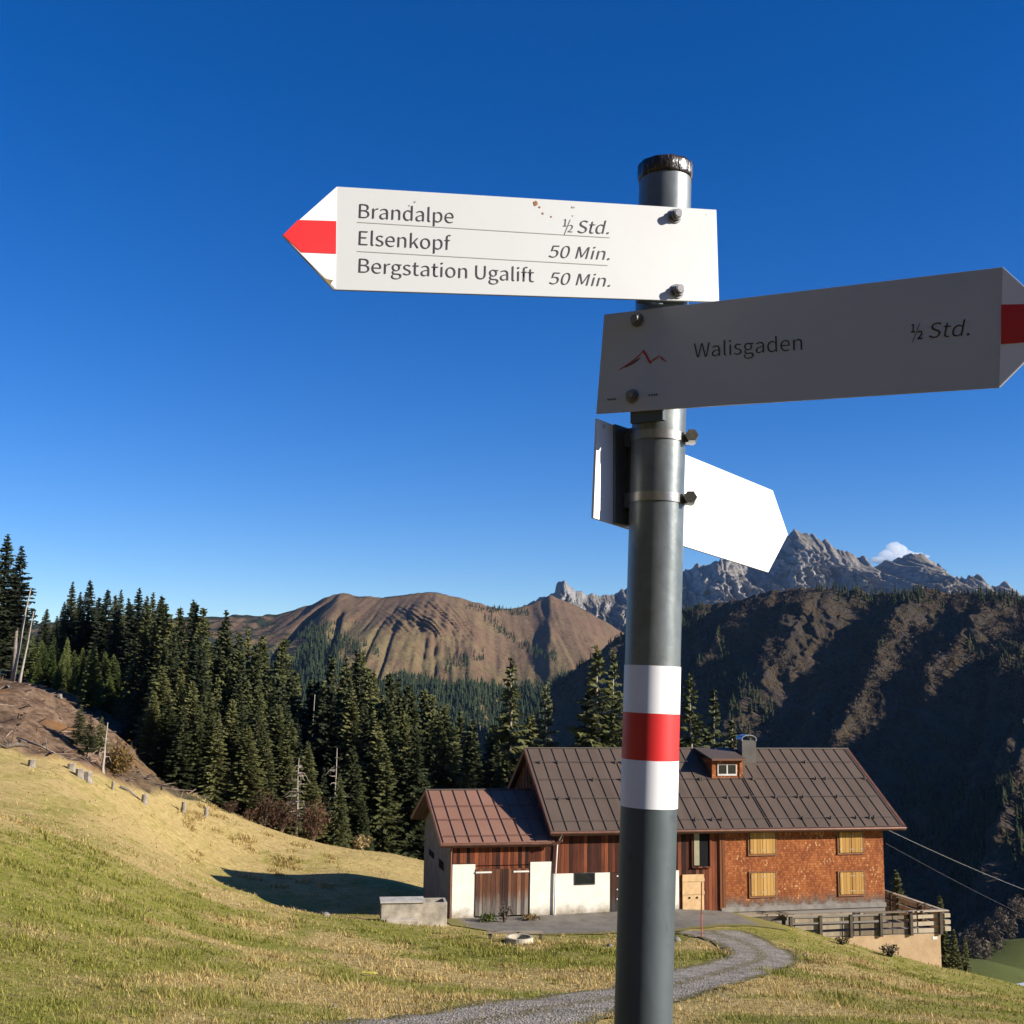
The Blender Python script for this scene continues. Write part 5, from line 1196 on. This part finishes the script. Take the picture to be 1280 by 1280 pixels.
def _font():
    try:
        import os
        return bpy.data.fonts.load(os.path.join(bpy.utils.system_resource('DATAFILES'), 'fonts', 'Noto Sans CJK Regular.woff2'))
    except Exception: return None          # Blender's own built-in face then
FONT = _font()
def mesh_text(body, shear=0., bold=0.):
    cu = bpy.data.curves.new('t', 'FONT')
    if FONT: cu.font = FONT
    cu.offset = bold - .003; cu.body = body; cu.shear = shear; cu.resolution_u = 6; ob = bpy.data.objects.new('t', cu); COL.objects.link(ob)
    dg = bpy.context.evaluated_depsgraph_get(); me = bpy.data.meshes.new_from_object(ob.evaluated_get(dg)); bpy.data.objects.remove(ob); bpy.data.curves.remove(cu)
    return me
_cap = None
class Board:
    """a flat sign board: local frame t (right), w (up), n (towards the viewer), all from real positions"""
    def __init__(s, name, yaw, front, py, label, tilt=0.):
        y = R(yaw); s.t = Vector((math.cos(y), math.sin(y), 0)); s.n = Vector((math.sin(y), -math.cos(y), 0)); s.w = Vector((0, 0, 1))
        s.o = pole_pt(py) + s.n * front; s.root = empty(name, tuple(s.o), y, label, 'sign')   # local x = t, y = -n, z = w
    def l(s, px, py, off=0.):
        d = Vector(ray(px, py)); o = s.o + s.n * off; p = d * (o.dot(s.n) / d.dot(s.n)) - s.o
        return Vector((p.dot(s.t), -off, p.z))
    def plate(s, name, pts, mat, y0, y1, parent=None, bevel=0, sub=None):
        P = [s.l(*p) for p in pts]; mb = MB(); mb.prism([Vector((p.x, -y1, p.z)) for p in P], (0, y1 - y0, 0)); return mb.build(name, mat, parent or s.root, bevel=bevel)
    def text(s, body, L, Rr, cap, parent, shear=0., name='lettering', z=.0006, bold=0.):
        a, b, c = s.l(*L), s.l(*Rr), s.l(*cap); me = mesh_text(body, shear, bold)
        V = np.empty(len(me.vertices) * 3, np.float32); me.vertices.foreach_get('co', V); V = V.reshape(-1, 3)
        x0, x1 = V[:, 0].min(), V[:, 0].max(); capm = mesh_text('H'); hv = np.empty(len(capm.vertices) * 3, np.float32); capm.vertices.foreach_get('co', hv); ch = hv.reshape(-1, 3)[:, 1].max()
        ex = (b - a) / (x1 - x0); ey = Vector((0, 0, (c - a).length / ch)); out = np.empty_like(V)
        for i in range(len(V)):
            p = a + ex * (V[i, 0] - x0) + ey * V[i, 1]; out[i] = (p.x, -z, p.z)
        me.vertices.foreach_set('co', out.ravel()); me.update(); me.materials.clear(); me.materials.append(M_INK); me.name = name
        o = bpy.data.objects.new(name, me); COL.objects.link(o); o.parent = parent; return o
    def strip(s, pts, wd, mat, name, parent, z=.0006, taper=True):
        P = [s.l(*p) for p in pts]; vs = []; fs = []; n = len(P)
        for i, p in enumerate(P):
            d = (P[min(i + 1, n - 1)] - P[max(i - 1, 0)]).normalized(); q = Vector((-d.z, 0, d.x)); k = wd * (1 - .75 * abs(2 * i / (n - 1) - 1) ** 2 if taper else 1) / 2
            vs += [Vector((p.x, -z, p.z)) + q * k, Vector((p.x, -z, p.z)) - q * k]
        for i in range(n - 1): fs.append((2 * i, 2 * i + 1, 2 * i + 3, 2 * i + 2))
        return MB().add(vs, fs).build(name, mat, parent)
    def bolt(s, px, py, parent, L=.016, r=.0072):
        p = s.l(px, py); mb = MB(); f = lambda d: Vector((p.x, -d, p.z))
        mb.tube([f(.0), f(.0022)], r * 1.25, 16); mb.tube([f(.0022), f(L * .55)], r, 6); mb.tube([f(L * .55), f(L)], r * .72, 14); o = mb.build('bolt', M_BOLT, parent, bevel=.0006); return o

# --- upper sign, in the sun, pointing left
b1 = Board('direction_sign', 17, PR + .013, 316, 'sunlit white arrow sign pointing left, listing Brandalpe, Elsenkopf and Bergstation Ugalift')
TIP = (353, 294)
bd = b1.plate('sign_board', [(421, 233), (895.5, 262), (899, 377.5), (417, 362), TIP], M_CREAM, -.004, 0, bevel=.0006)
b1.plate('arrow_tip', [(421, 233.6), (419.6, 361.4), TIP], M_WHITE, .0002, .0005, bd)
b1.plate('red_bar', [(372.6, 275.2), (420.2, 276.6), (419.9, 317.6), (376.6, 315.8), (353.6, 294)], M_RED, .0007, .0010, bd)
for l, r, c, tx in (((448.9, 272.6), (566.8, 279.2), (448.9, 254.9), 'Brandalpe'), ((448.7, 306.4), (563.2, 312.9), (448.8, 288.7), 'Elsenkopf'), ((448.5, 340.8), (667.5, 352.8), (448.5, 323.1), 'Bergstation Ugalift')): b1.text(tx, l, r, c, bd)
for l, r, c, tx in (((722.0, 291.3), (761.0, 292.8), (722.4, 275.6), 'Std.'), ((686, 321.8), (762, 325.2), (686, 306.6), '50 Min.'), ((686.5, 355.2), (762.6, 358.6), (686.5, 340.3), '50 Min.')): b1.text(tx, l, r, c, bd, .22)
b1.text('1', (703.6, 283.0), (708.6, 283.2), (703.6, 273.8), bd, .1); b1.text('/', (704.8, 290.6), (713.2, 290.9), (704.8, 275.4), bd, .25); b1.text('2', (709.6, 290.2), (716, 290.5), (709.6, 281.2), bd, .1)
M_RULE = plain('thin_grey_rule', (.34, .33, .31), .6)
b1.strip([(446.7, 277.8), (762.5, 297.2)], .0008, M_RULE, 'ruled_line', bd, taper=False); b1.strip([(446.6, 314.2), (760, 331.9)], .0008, M_RULE, 'ruled_line', bd, taper=False)
M_RST = plain('rust_brown', (.28, .13, .05), .9, var=.5, scale=300)
for (px, py, s_) in ((669.5, 254.5, .0035), (674.5, 259, .0015), (678.5, 267, .0016), (689, 271, .0012), (715.5, 259, .0015), (718, 259.5, .0011), (716, 270, .0012), (512, 257, .0014), (519, 252.5, .0014), (883, 268, .0008)):
    p = b1.l(px, py); rs = random.Random(int(px)); ng = 9
    MB().add([(p.x + math.cos(6.283 * k / ng) * s_ * rs.uniform(.5, 1.2), -.0005, p.z + math.sin(6.283 * k / ng) * s_ * rs.uniform(.6, 1.2)) for k in range(ng)], [tuple(reversed(range(ng)))]).build('rust_spot' if px > 600 else 'scuff', M_RST if 600 < px < 700 else M_RULE, bd)
b1.plate('peeled_corner', [(400, 344.5), (409, 349.5), (416.5, 350.6), (413, 355.5), (411.5, 357)], plain('bare_ply', (.20, .145, .07), .9, var=.3, scale=90), .0012, .0016, bd)
for q in ((843.5, 270.5), (846, 364.5)): b1.bolt(*q, bd, .013, .0078)
mb = MB(); p = b1.l(832, 318)
for zz in (.04, -.05): mb.box((p.x - .034, .0055, p.z + zz - .010), (p.x + .030, .013, p.z + zz + .010))
mb.box((p.x - .036, .0045, p.z - .066), (p.x - .002, .012, p.z - .02)); mb.build_each('mounting_bracket', M_LOW, b1.root)
# --- lower sign, in shade, pointing right
b2 = Board('direction_sign', -33.5, PR + .013, 450, 'shaded white arrow sign pointing right, reading Walisgaden, with a small mountain logo')
bd = b2.plate('sign_board', [(755, 393), (1253.5, 333.5), (1330, 403), (1249, 484), (745, 517)], M_CREAM, -.004, 0, bevel=.0006)
b2.plate('arrow_tip', [(1253.5, 334.2), (1329, 403), (1249, 483.4)], M_WHITE, .0002, .0005, bd)
b2.plate('red_bar', [(1251.7, 381), (1303.5, 380), (1329.5, 403), (1306, 426.5), (1251.2, 430.5)], M_RED, .0007, .0010, bd)
b2.text('Walisgaden', (867.6, 447.2), (1003, 437.5), (867.8, 429.6), bd); b2.text('Std.', (1161, 422.9), (1212, 419.4), (1161.4, 404.2), bd, .22)
b2.text('1', (1138.6, 415.6), (1144, 415.2), (1138.8, 405.8), bd, .1, bold=.012); b2.text('/', (1140, 424), (1151, 423.2), (1140, 406.4), bd, .25); b2.text('2', (1146.5, 424.1), (1153.6, 423.6), (1146.6, 414.2), bd, .1, bold=.012)
M_LOGO = plain('logo_dark_red', (.50, .035, .03), .5)
b2.strip([(773.5, 462.5), (783, 457), (793, 450), (800, 443.6), (804.6, 438.4)], .0022, M_LOGO, 'logo', bd); b2.strip([(803.8, 438.2), (808, 444), (811.5, 451), (814, 454.2)], .003, M_LOGO, 'logo', bd, .0007, False)
b2.strip([(812.5, 453.2), (818, 449.2), (824.6, 444.6)], .0022, M_LOGO, 'logo', bd, .0008); b2.strip([(824, 444.4), (828, 448.5), (833, 452.6)], .0024, M_LOGO, 'logo', bd, .0009)
b2.strip([(781, 459.5), (789, 455.4), (797, 450.2), (801, 447)], .0020, M_INK, 'logo', bd, .0007)
for x0, y0, n in ((759.5, 499.6, 4), (811, 494, 4)):
    for k in range(n): b2.strip([(x0 + k * 3, y0 - k * .2), (x0 + k * 3 + 1.9, y0 - k * .2 - .1)], .0022, M_INK, 'tiny_print', bd, taper=False)
for q in ((797, 400.5), (791, 495.5)): b2.bolt(*q, bd, .011, .0075)
mb = MB(); p = b2.l(812, 450)
for zz in (.04, -.05): mb.box((p.x - .030, .0055, p.z + zz - .010), (p.x + .034, .013, p.z + zz + .010))
mb.box((p.x - .03, .0045, p.z - .079), (p.x + .016, .014, p.z - .06)); mb.build_each('mounting_bracket', M_LOW, b2.root)
# --- third sign, behind the pole, its blank face full in the sun
b3 = Board('direction_sign', 50, -(PR + .013), 600, 'blank sunlit white arrow sign clamped behind the pole, pointing away to the right')
bd = b3.plate('sign_board', [(747, 523), (966, 613), (985, 668), (960.5, 715.5), (742, 647.5)], M_WHITE, -.004, 0, bevel=.0006)
P = b3.l(790, 590); x0 = b3.l(766, 590).x
mb = MB(); zt = b3.l(775, 528).z; zb_ = b3.l(772, 655).z
mb.box((x0, -.004, zb_), (x0 + .030, -.0006, zt - .006)); mb.box((x0 + .0305, -.026, zb_), (x0 + .0335, -.0006, zt - .006)); mb.build_each('mounting_bracket', M_GALV, bd)
hq = b3.l(754.5, 533); MB().tube([(hq.x, -.0006, hq.z), (hq.x, -.0012, hq.z)], .0034, 14).build('screw_hole', plain('bright_hole', (.6, .62, .65), .5), bd)
for zz in (549, 625):
    q = b3.l(770, zz - 2); MB().box((x0 + .018, -.030, q.z - .012), (x0 + .030, -.0045, q.z + .008)).build('bracket_slot', M_LOW, bd)

# ------------------------------------------------------------------ small things by the house
M_CONC = plain('old_concrete', (.38, .33, .255), .95, var=.45, scale=2.2, bump=.01)
def ground_at(px, py, Y):
    P = at(px, py, Y); return float(P[0]), float(P[1]), float(H(np.array([P[0]]), np.array([P[1]]))[0])
gx, gy, gz = ground_at(476, 1152, 48.2); gx2, gy2, _ = ground_at(558.5, 1150, 48.6)
yw = math.atan2(gy2 - gy, gx2 - gx); L = math.hypot(gx2 - gx, gy2 - gy)
tr = empty('water_trough', (gx, gy, gz), yw, 'long stained concrete water trough beside the barn corner', 'trough')
mb = MB(); hh = .74
mb.box((0, 0, -.3), (L, .12, hh)).box((0, .95, -.3), (L, 1.07, hh)).box((0, .12, -.3), (.12, .95, hh)).box((L - .12, .12, -.3), (L, .95, hh)).box((.12, .12, -.3), (L - .12, .95, .35)); mb.build('basin', M_CONC, tr, bevel=.015)
MB().box((-.05, -.06, hh + .003), (L * .66, 1.1, hh + .06)).build('cover_slab', plain('pale_slab', (.42, .39, .33), .95, var=.25), tr, bevel=.01)
MB().box((.2, -.55, -.25), (L * .55, -.08, .16)).build('step_slab', M_CONC, tr, bevel=.02)
gx, gy, gz = ground_at(649, 1179, 43.6)
wl = empty('well_ring', (gx, gy, gz - .08), .2, 'round concrete well ring with a board across it in front of the barn', 'well')
mb = MB(); n = 28; hh = .34
for r0, z0, r1, z1 in ((.52, -.4, .52, hh), (.52, hh, .42, hh), (.42, hh, .42, .05)):
    vs = [(math.cos(6.2832 * k / n) * r0, math.sin(6.2832 * k / n) * r0, z0) for k in range(n)] + [(math.cos(6.2832 * k / n) * r1, math.sin(6.2832 * k / n) * r1, z1) for k in range(n)]
    mb.add(vs, [(k, (k + 1) % n, n + (k + 1) % n, n + k) for k in range(n)])
mb.add([(math.cos(6.2832 * k / n) * .42, math.sin(6.2832 * k / n) * .42, .06) for k in range(n)], [tuple(range(n))]); mb.build('ring', plain('well_concrete', (.42, .37, .27), .9, var=.3), wl, smooth=False)
gx, gy, gz = ground_at(640, 1169, 45.0)
bc = empty('low_bench', (gx - .9, gy, gz - .05), .05, 'low plank on short posts behind the well ring', 'bench')
MB().box((-.1, -.12, .30), (2.1, .16, .36)).build('plank', M_OLDW, bc)
for x in (.0, .75, 1.3, 1.95): MB().box((x, -.06, -.2), (x + .12, .08, .297)).build('post', M_POST, bc)
gx, gy, gz = ground_at(877, 1168, 46.8)
sp_ = empty('snow_pole', (gx, gy, gz - .1), 0, 'thin red snow marker pole in front of the pine door', 'marker pole')
MB().tube([(0, 0, 0), (0, 0, 1.0)], .028, 8).build('lower_section', plain('faded_red', (.45, .10, .06), .7), sp_); MB().tube([(0, 0, 1.0), (.02, 0, 2.25)], .026, 8).build('upper_section', plain('brown_red', (.24, .07, .045), .7), sp_)
gx, gy, gz = ground_at(462, 1223, 29)
lf = MB(); rl = random.Random(2); vs = [(math.cos(6.283 * k / 9) * rl.uniform(.12, .2), math.sin(6.283 * k / 9) * rl.uniform(.05, .1), .05 + .03 * rl.random()) for k in range(9)]
lf.prism(vs, (0, 0, .012)); o = lf.build('yellow_leaf', plain('leaf_yellow', (.55, .48, .06), .7)); o.location = (gx, gy, gz + .03); tag(o, 'large yellow leaf lying on the grass', 'leaf')
M_STONE = plain('grey_stone', (.16, .145, .12), .95, var=.3, scale=4)
def stone(px, py, Y, s, label, group=None):
    x, y, z = ground_at(px, py, Y); rs = np.random.default_rng(int(px * 13 + py)); n = 10; V = []; F = []
    for i in range(6):
        th = math.pi * i / 5
        for k in range(n): V.append((math.sin(th) * math.cos(6.283 * k / n), math.sin(th) * math.sin(6.283 * k / n), math.cos(th) * .6))
    V = np.array(V); V *= (.8 + .45 * fbm(V[:, 0] * 1.7 + px, V[:, 1] * 1.7 + V[:, 2], 3, 4))[:, None] * s
    i = np.arange(5)[:, None] * n; k = np.arange(n)[None]; F = np.stack([i + k, i + (k + 1) % n, i + n + (k + 1) % n, i + n + k], -1).reshape(-1, 4)
    o = np_mesh('stone', V, F[:, ::-1], M_STONE, smooth=True); o.location = (x, y, z + s * .15); tag(o, label, 'stone', group); return o
stone(845, 1172, 46.0, .2, 'grey boulder in the grass right beside the pole')
stone(762, 1185, 42.5, .13, 'small dark stone left of the pole in the grass'); stone(406, 1158, 47.5, .2, 'flat stone left of the concrete trough')
for i, (px, py, Y) in enumerate([(700, 1262, 21.5), (610, 1272, 19.8), (880, 1238, 28.5), (735, 1240, 26), (930, 1222, 33), (498, 1276, 18.9), (1005, 1190, 42)]): stone(px, py, Y, .07, 'fist sized stone by the gravel track', 'stones along the track')
# power lines from the eave corner down into the valley
def line(p0, p1, Y0, Y1, sag, rad, mat, label):
    A = Vector(at(*p0, Y0)); B = Vector(at(*p1, Y1)); pts = []
    for k in range(25):
        t = k / 24; p = A.lerp(B, t); p.z -= sag * 4 * t * (1 - t); pts.append(p - A)
    o = MB().tube(pts, rad, 6).build('power_line', mat); o.location = A; tag(o, label, 'cable')
hx, hy = hw(AEND + .02, -.02)
M_WIRE = plain('bright_cable', (.30, .285, .26), .6); M_WIRE2 = plain('dark_cable', (.09, .09, .10), .6)
line((1107, 1036), (1400, 1152), 56.3, 84, .35, .0075, M_WIRE, 'pale cable running from the eave corner down to the right')
line((1107, 1054), (1400, 1196), 56.3, 84, .3, .006, M_WIRE2, 'darker lower cable running from the wall corner to the right')
# a farm roof far down in the valley
V0 = at(1276, 1226, 300); vb = empty('valley_barn', (float(V0[0]) + 3, float(V0[1]), float(V0[2]) - 5), .5, 'pale roofed barn far down in the valley at the right edge', 'barn')
MB().box((-8, -6, -8), (8, 6, 2)).build('wall', M_DARKB, vb)
MB().prism([(-9, -7, 1.6), (9, -7, 1.6), (9, 0, 5), (-9, 0, 5)], (0, 0, -.3)).prism([(9, 7, 1.6), (-9, 7, 1.6), (-9, .02, 5), (9, .02, 5)], (0, 0, -.3)).build('roof', plain('pale_sheet_roof', (.26, .30, .36), .6), vb)
# a small white cloud behind the rocky summit, and the thin air of the valley
def cloud():
    c = at(1116, 694, 5600); mb = MB(); rg_ = np.random.default_rng(2); n = 24; V = []; 
    lobes = [(-28, -6, 36, 30), (20, 8, 50, 44), (5, 22, 40, 36), (60, -2, 42, 26), (100, 0, 40, 14), (-60, -22, 44, 16), (30, -25, 60, 30), (135, -4, 26, 8)]
    bmv = []; fs = []
    for (x, z, r, rz) in lobes:
        o = len(bmv)
        for i in range(n // 2 + 1):
            th = math.pi * i / (n // 2)
            for k in range(n):
                d = np.array([math.sin(th) * math.cos(6.2832 * k / n), math.sin(th) * math.sin(6.2832 * k / n), math.cos(th)])
                q = 1 + .5 * (float(fbm(np.array(d[0] * 2.2 + x), np.array(d[2] * 2.2 + d[1] * 1.3 + z), 3, 9)) - .5); bmv.append((x + d[0] * r * q, d[1] * r * q, z + d[2] * rz * q))
        for i in range(n // 2):
            for k in range(n): fs.append((o + i * n + k, o + i * n + (k + 1) % n, o + (i + 1) * n + (k + 1) % n, o + (i + 1) * n + k))
    mb.add(bmv, [tuple(reversed(f)) for f in fs]); m = bpy.data.materials.new('cloud_vapour'); m.use_nodes = True; nt_ = m.node_tree; nt_.nodes.remove(nt_.nodes['Principled BSDF'])
    pv = nt_.nodes.new('ShaderNodeVolumePrincipled'); pv.inputs['Color'].default_value = (1, 1, 1, 1); pv.inputs['Density'].default_value = .018; pv.inputs['Anisotropy'].default_value = 0
    nt_.links.new(pv.outputs[0], [q for q in nt_.nodes if q.type == 'OUTPUT_MATERIAL'][0].inputs['Volume'])
    o = mb.build('cloud', m, smooth=True); o.location = c; o.scale = (1.15,) * 3; tag(o, 'small white cloud peeping over the rocky ridge', 'cloud')
cloud()
def haze():
    m = bpy.data.materials.new('valley_air'); m.use_nodes = True; nt_ = m.node_tree; nt_.nodes.remove(nt_.nodes['Principled BSDF'])
    pv = nt_.nodes.new('ShaderNodeVolumePrincipled'); pv.inputs['Color'].default_value = (.36, .58, 1, 1); pv.inputs['Density'].default_value = HAZE_DENS
    nt_.links.new(pv.outputs[0], [q for q in nt_.nodes if q.type == 'OUTPUT_MATERIAL'][0].inputs['Volume'])
    lo = np.array([1e9] * 3); hi = -lo
    for o in COL.objects:
        if o.type == 'MESH' and o.name.split('.')[0] not in ('cloud',):
            for c in o.bound_box:
                p = o.matrix_world @ Vector(c)
                if o.parent is None: lo = np.minimum(lo, p); hi = np.maximum(hi, p)
    o = MB().box(tuple(lo - [30, 30, 1]), tuple(hi + [30, 30, 12])).build('haze', m); tag(o, kind='stuff')
HAZE_DENS = 1.9e-5
bpy.context.view_layer.update()
haze()
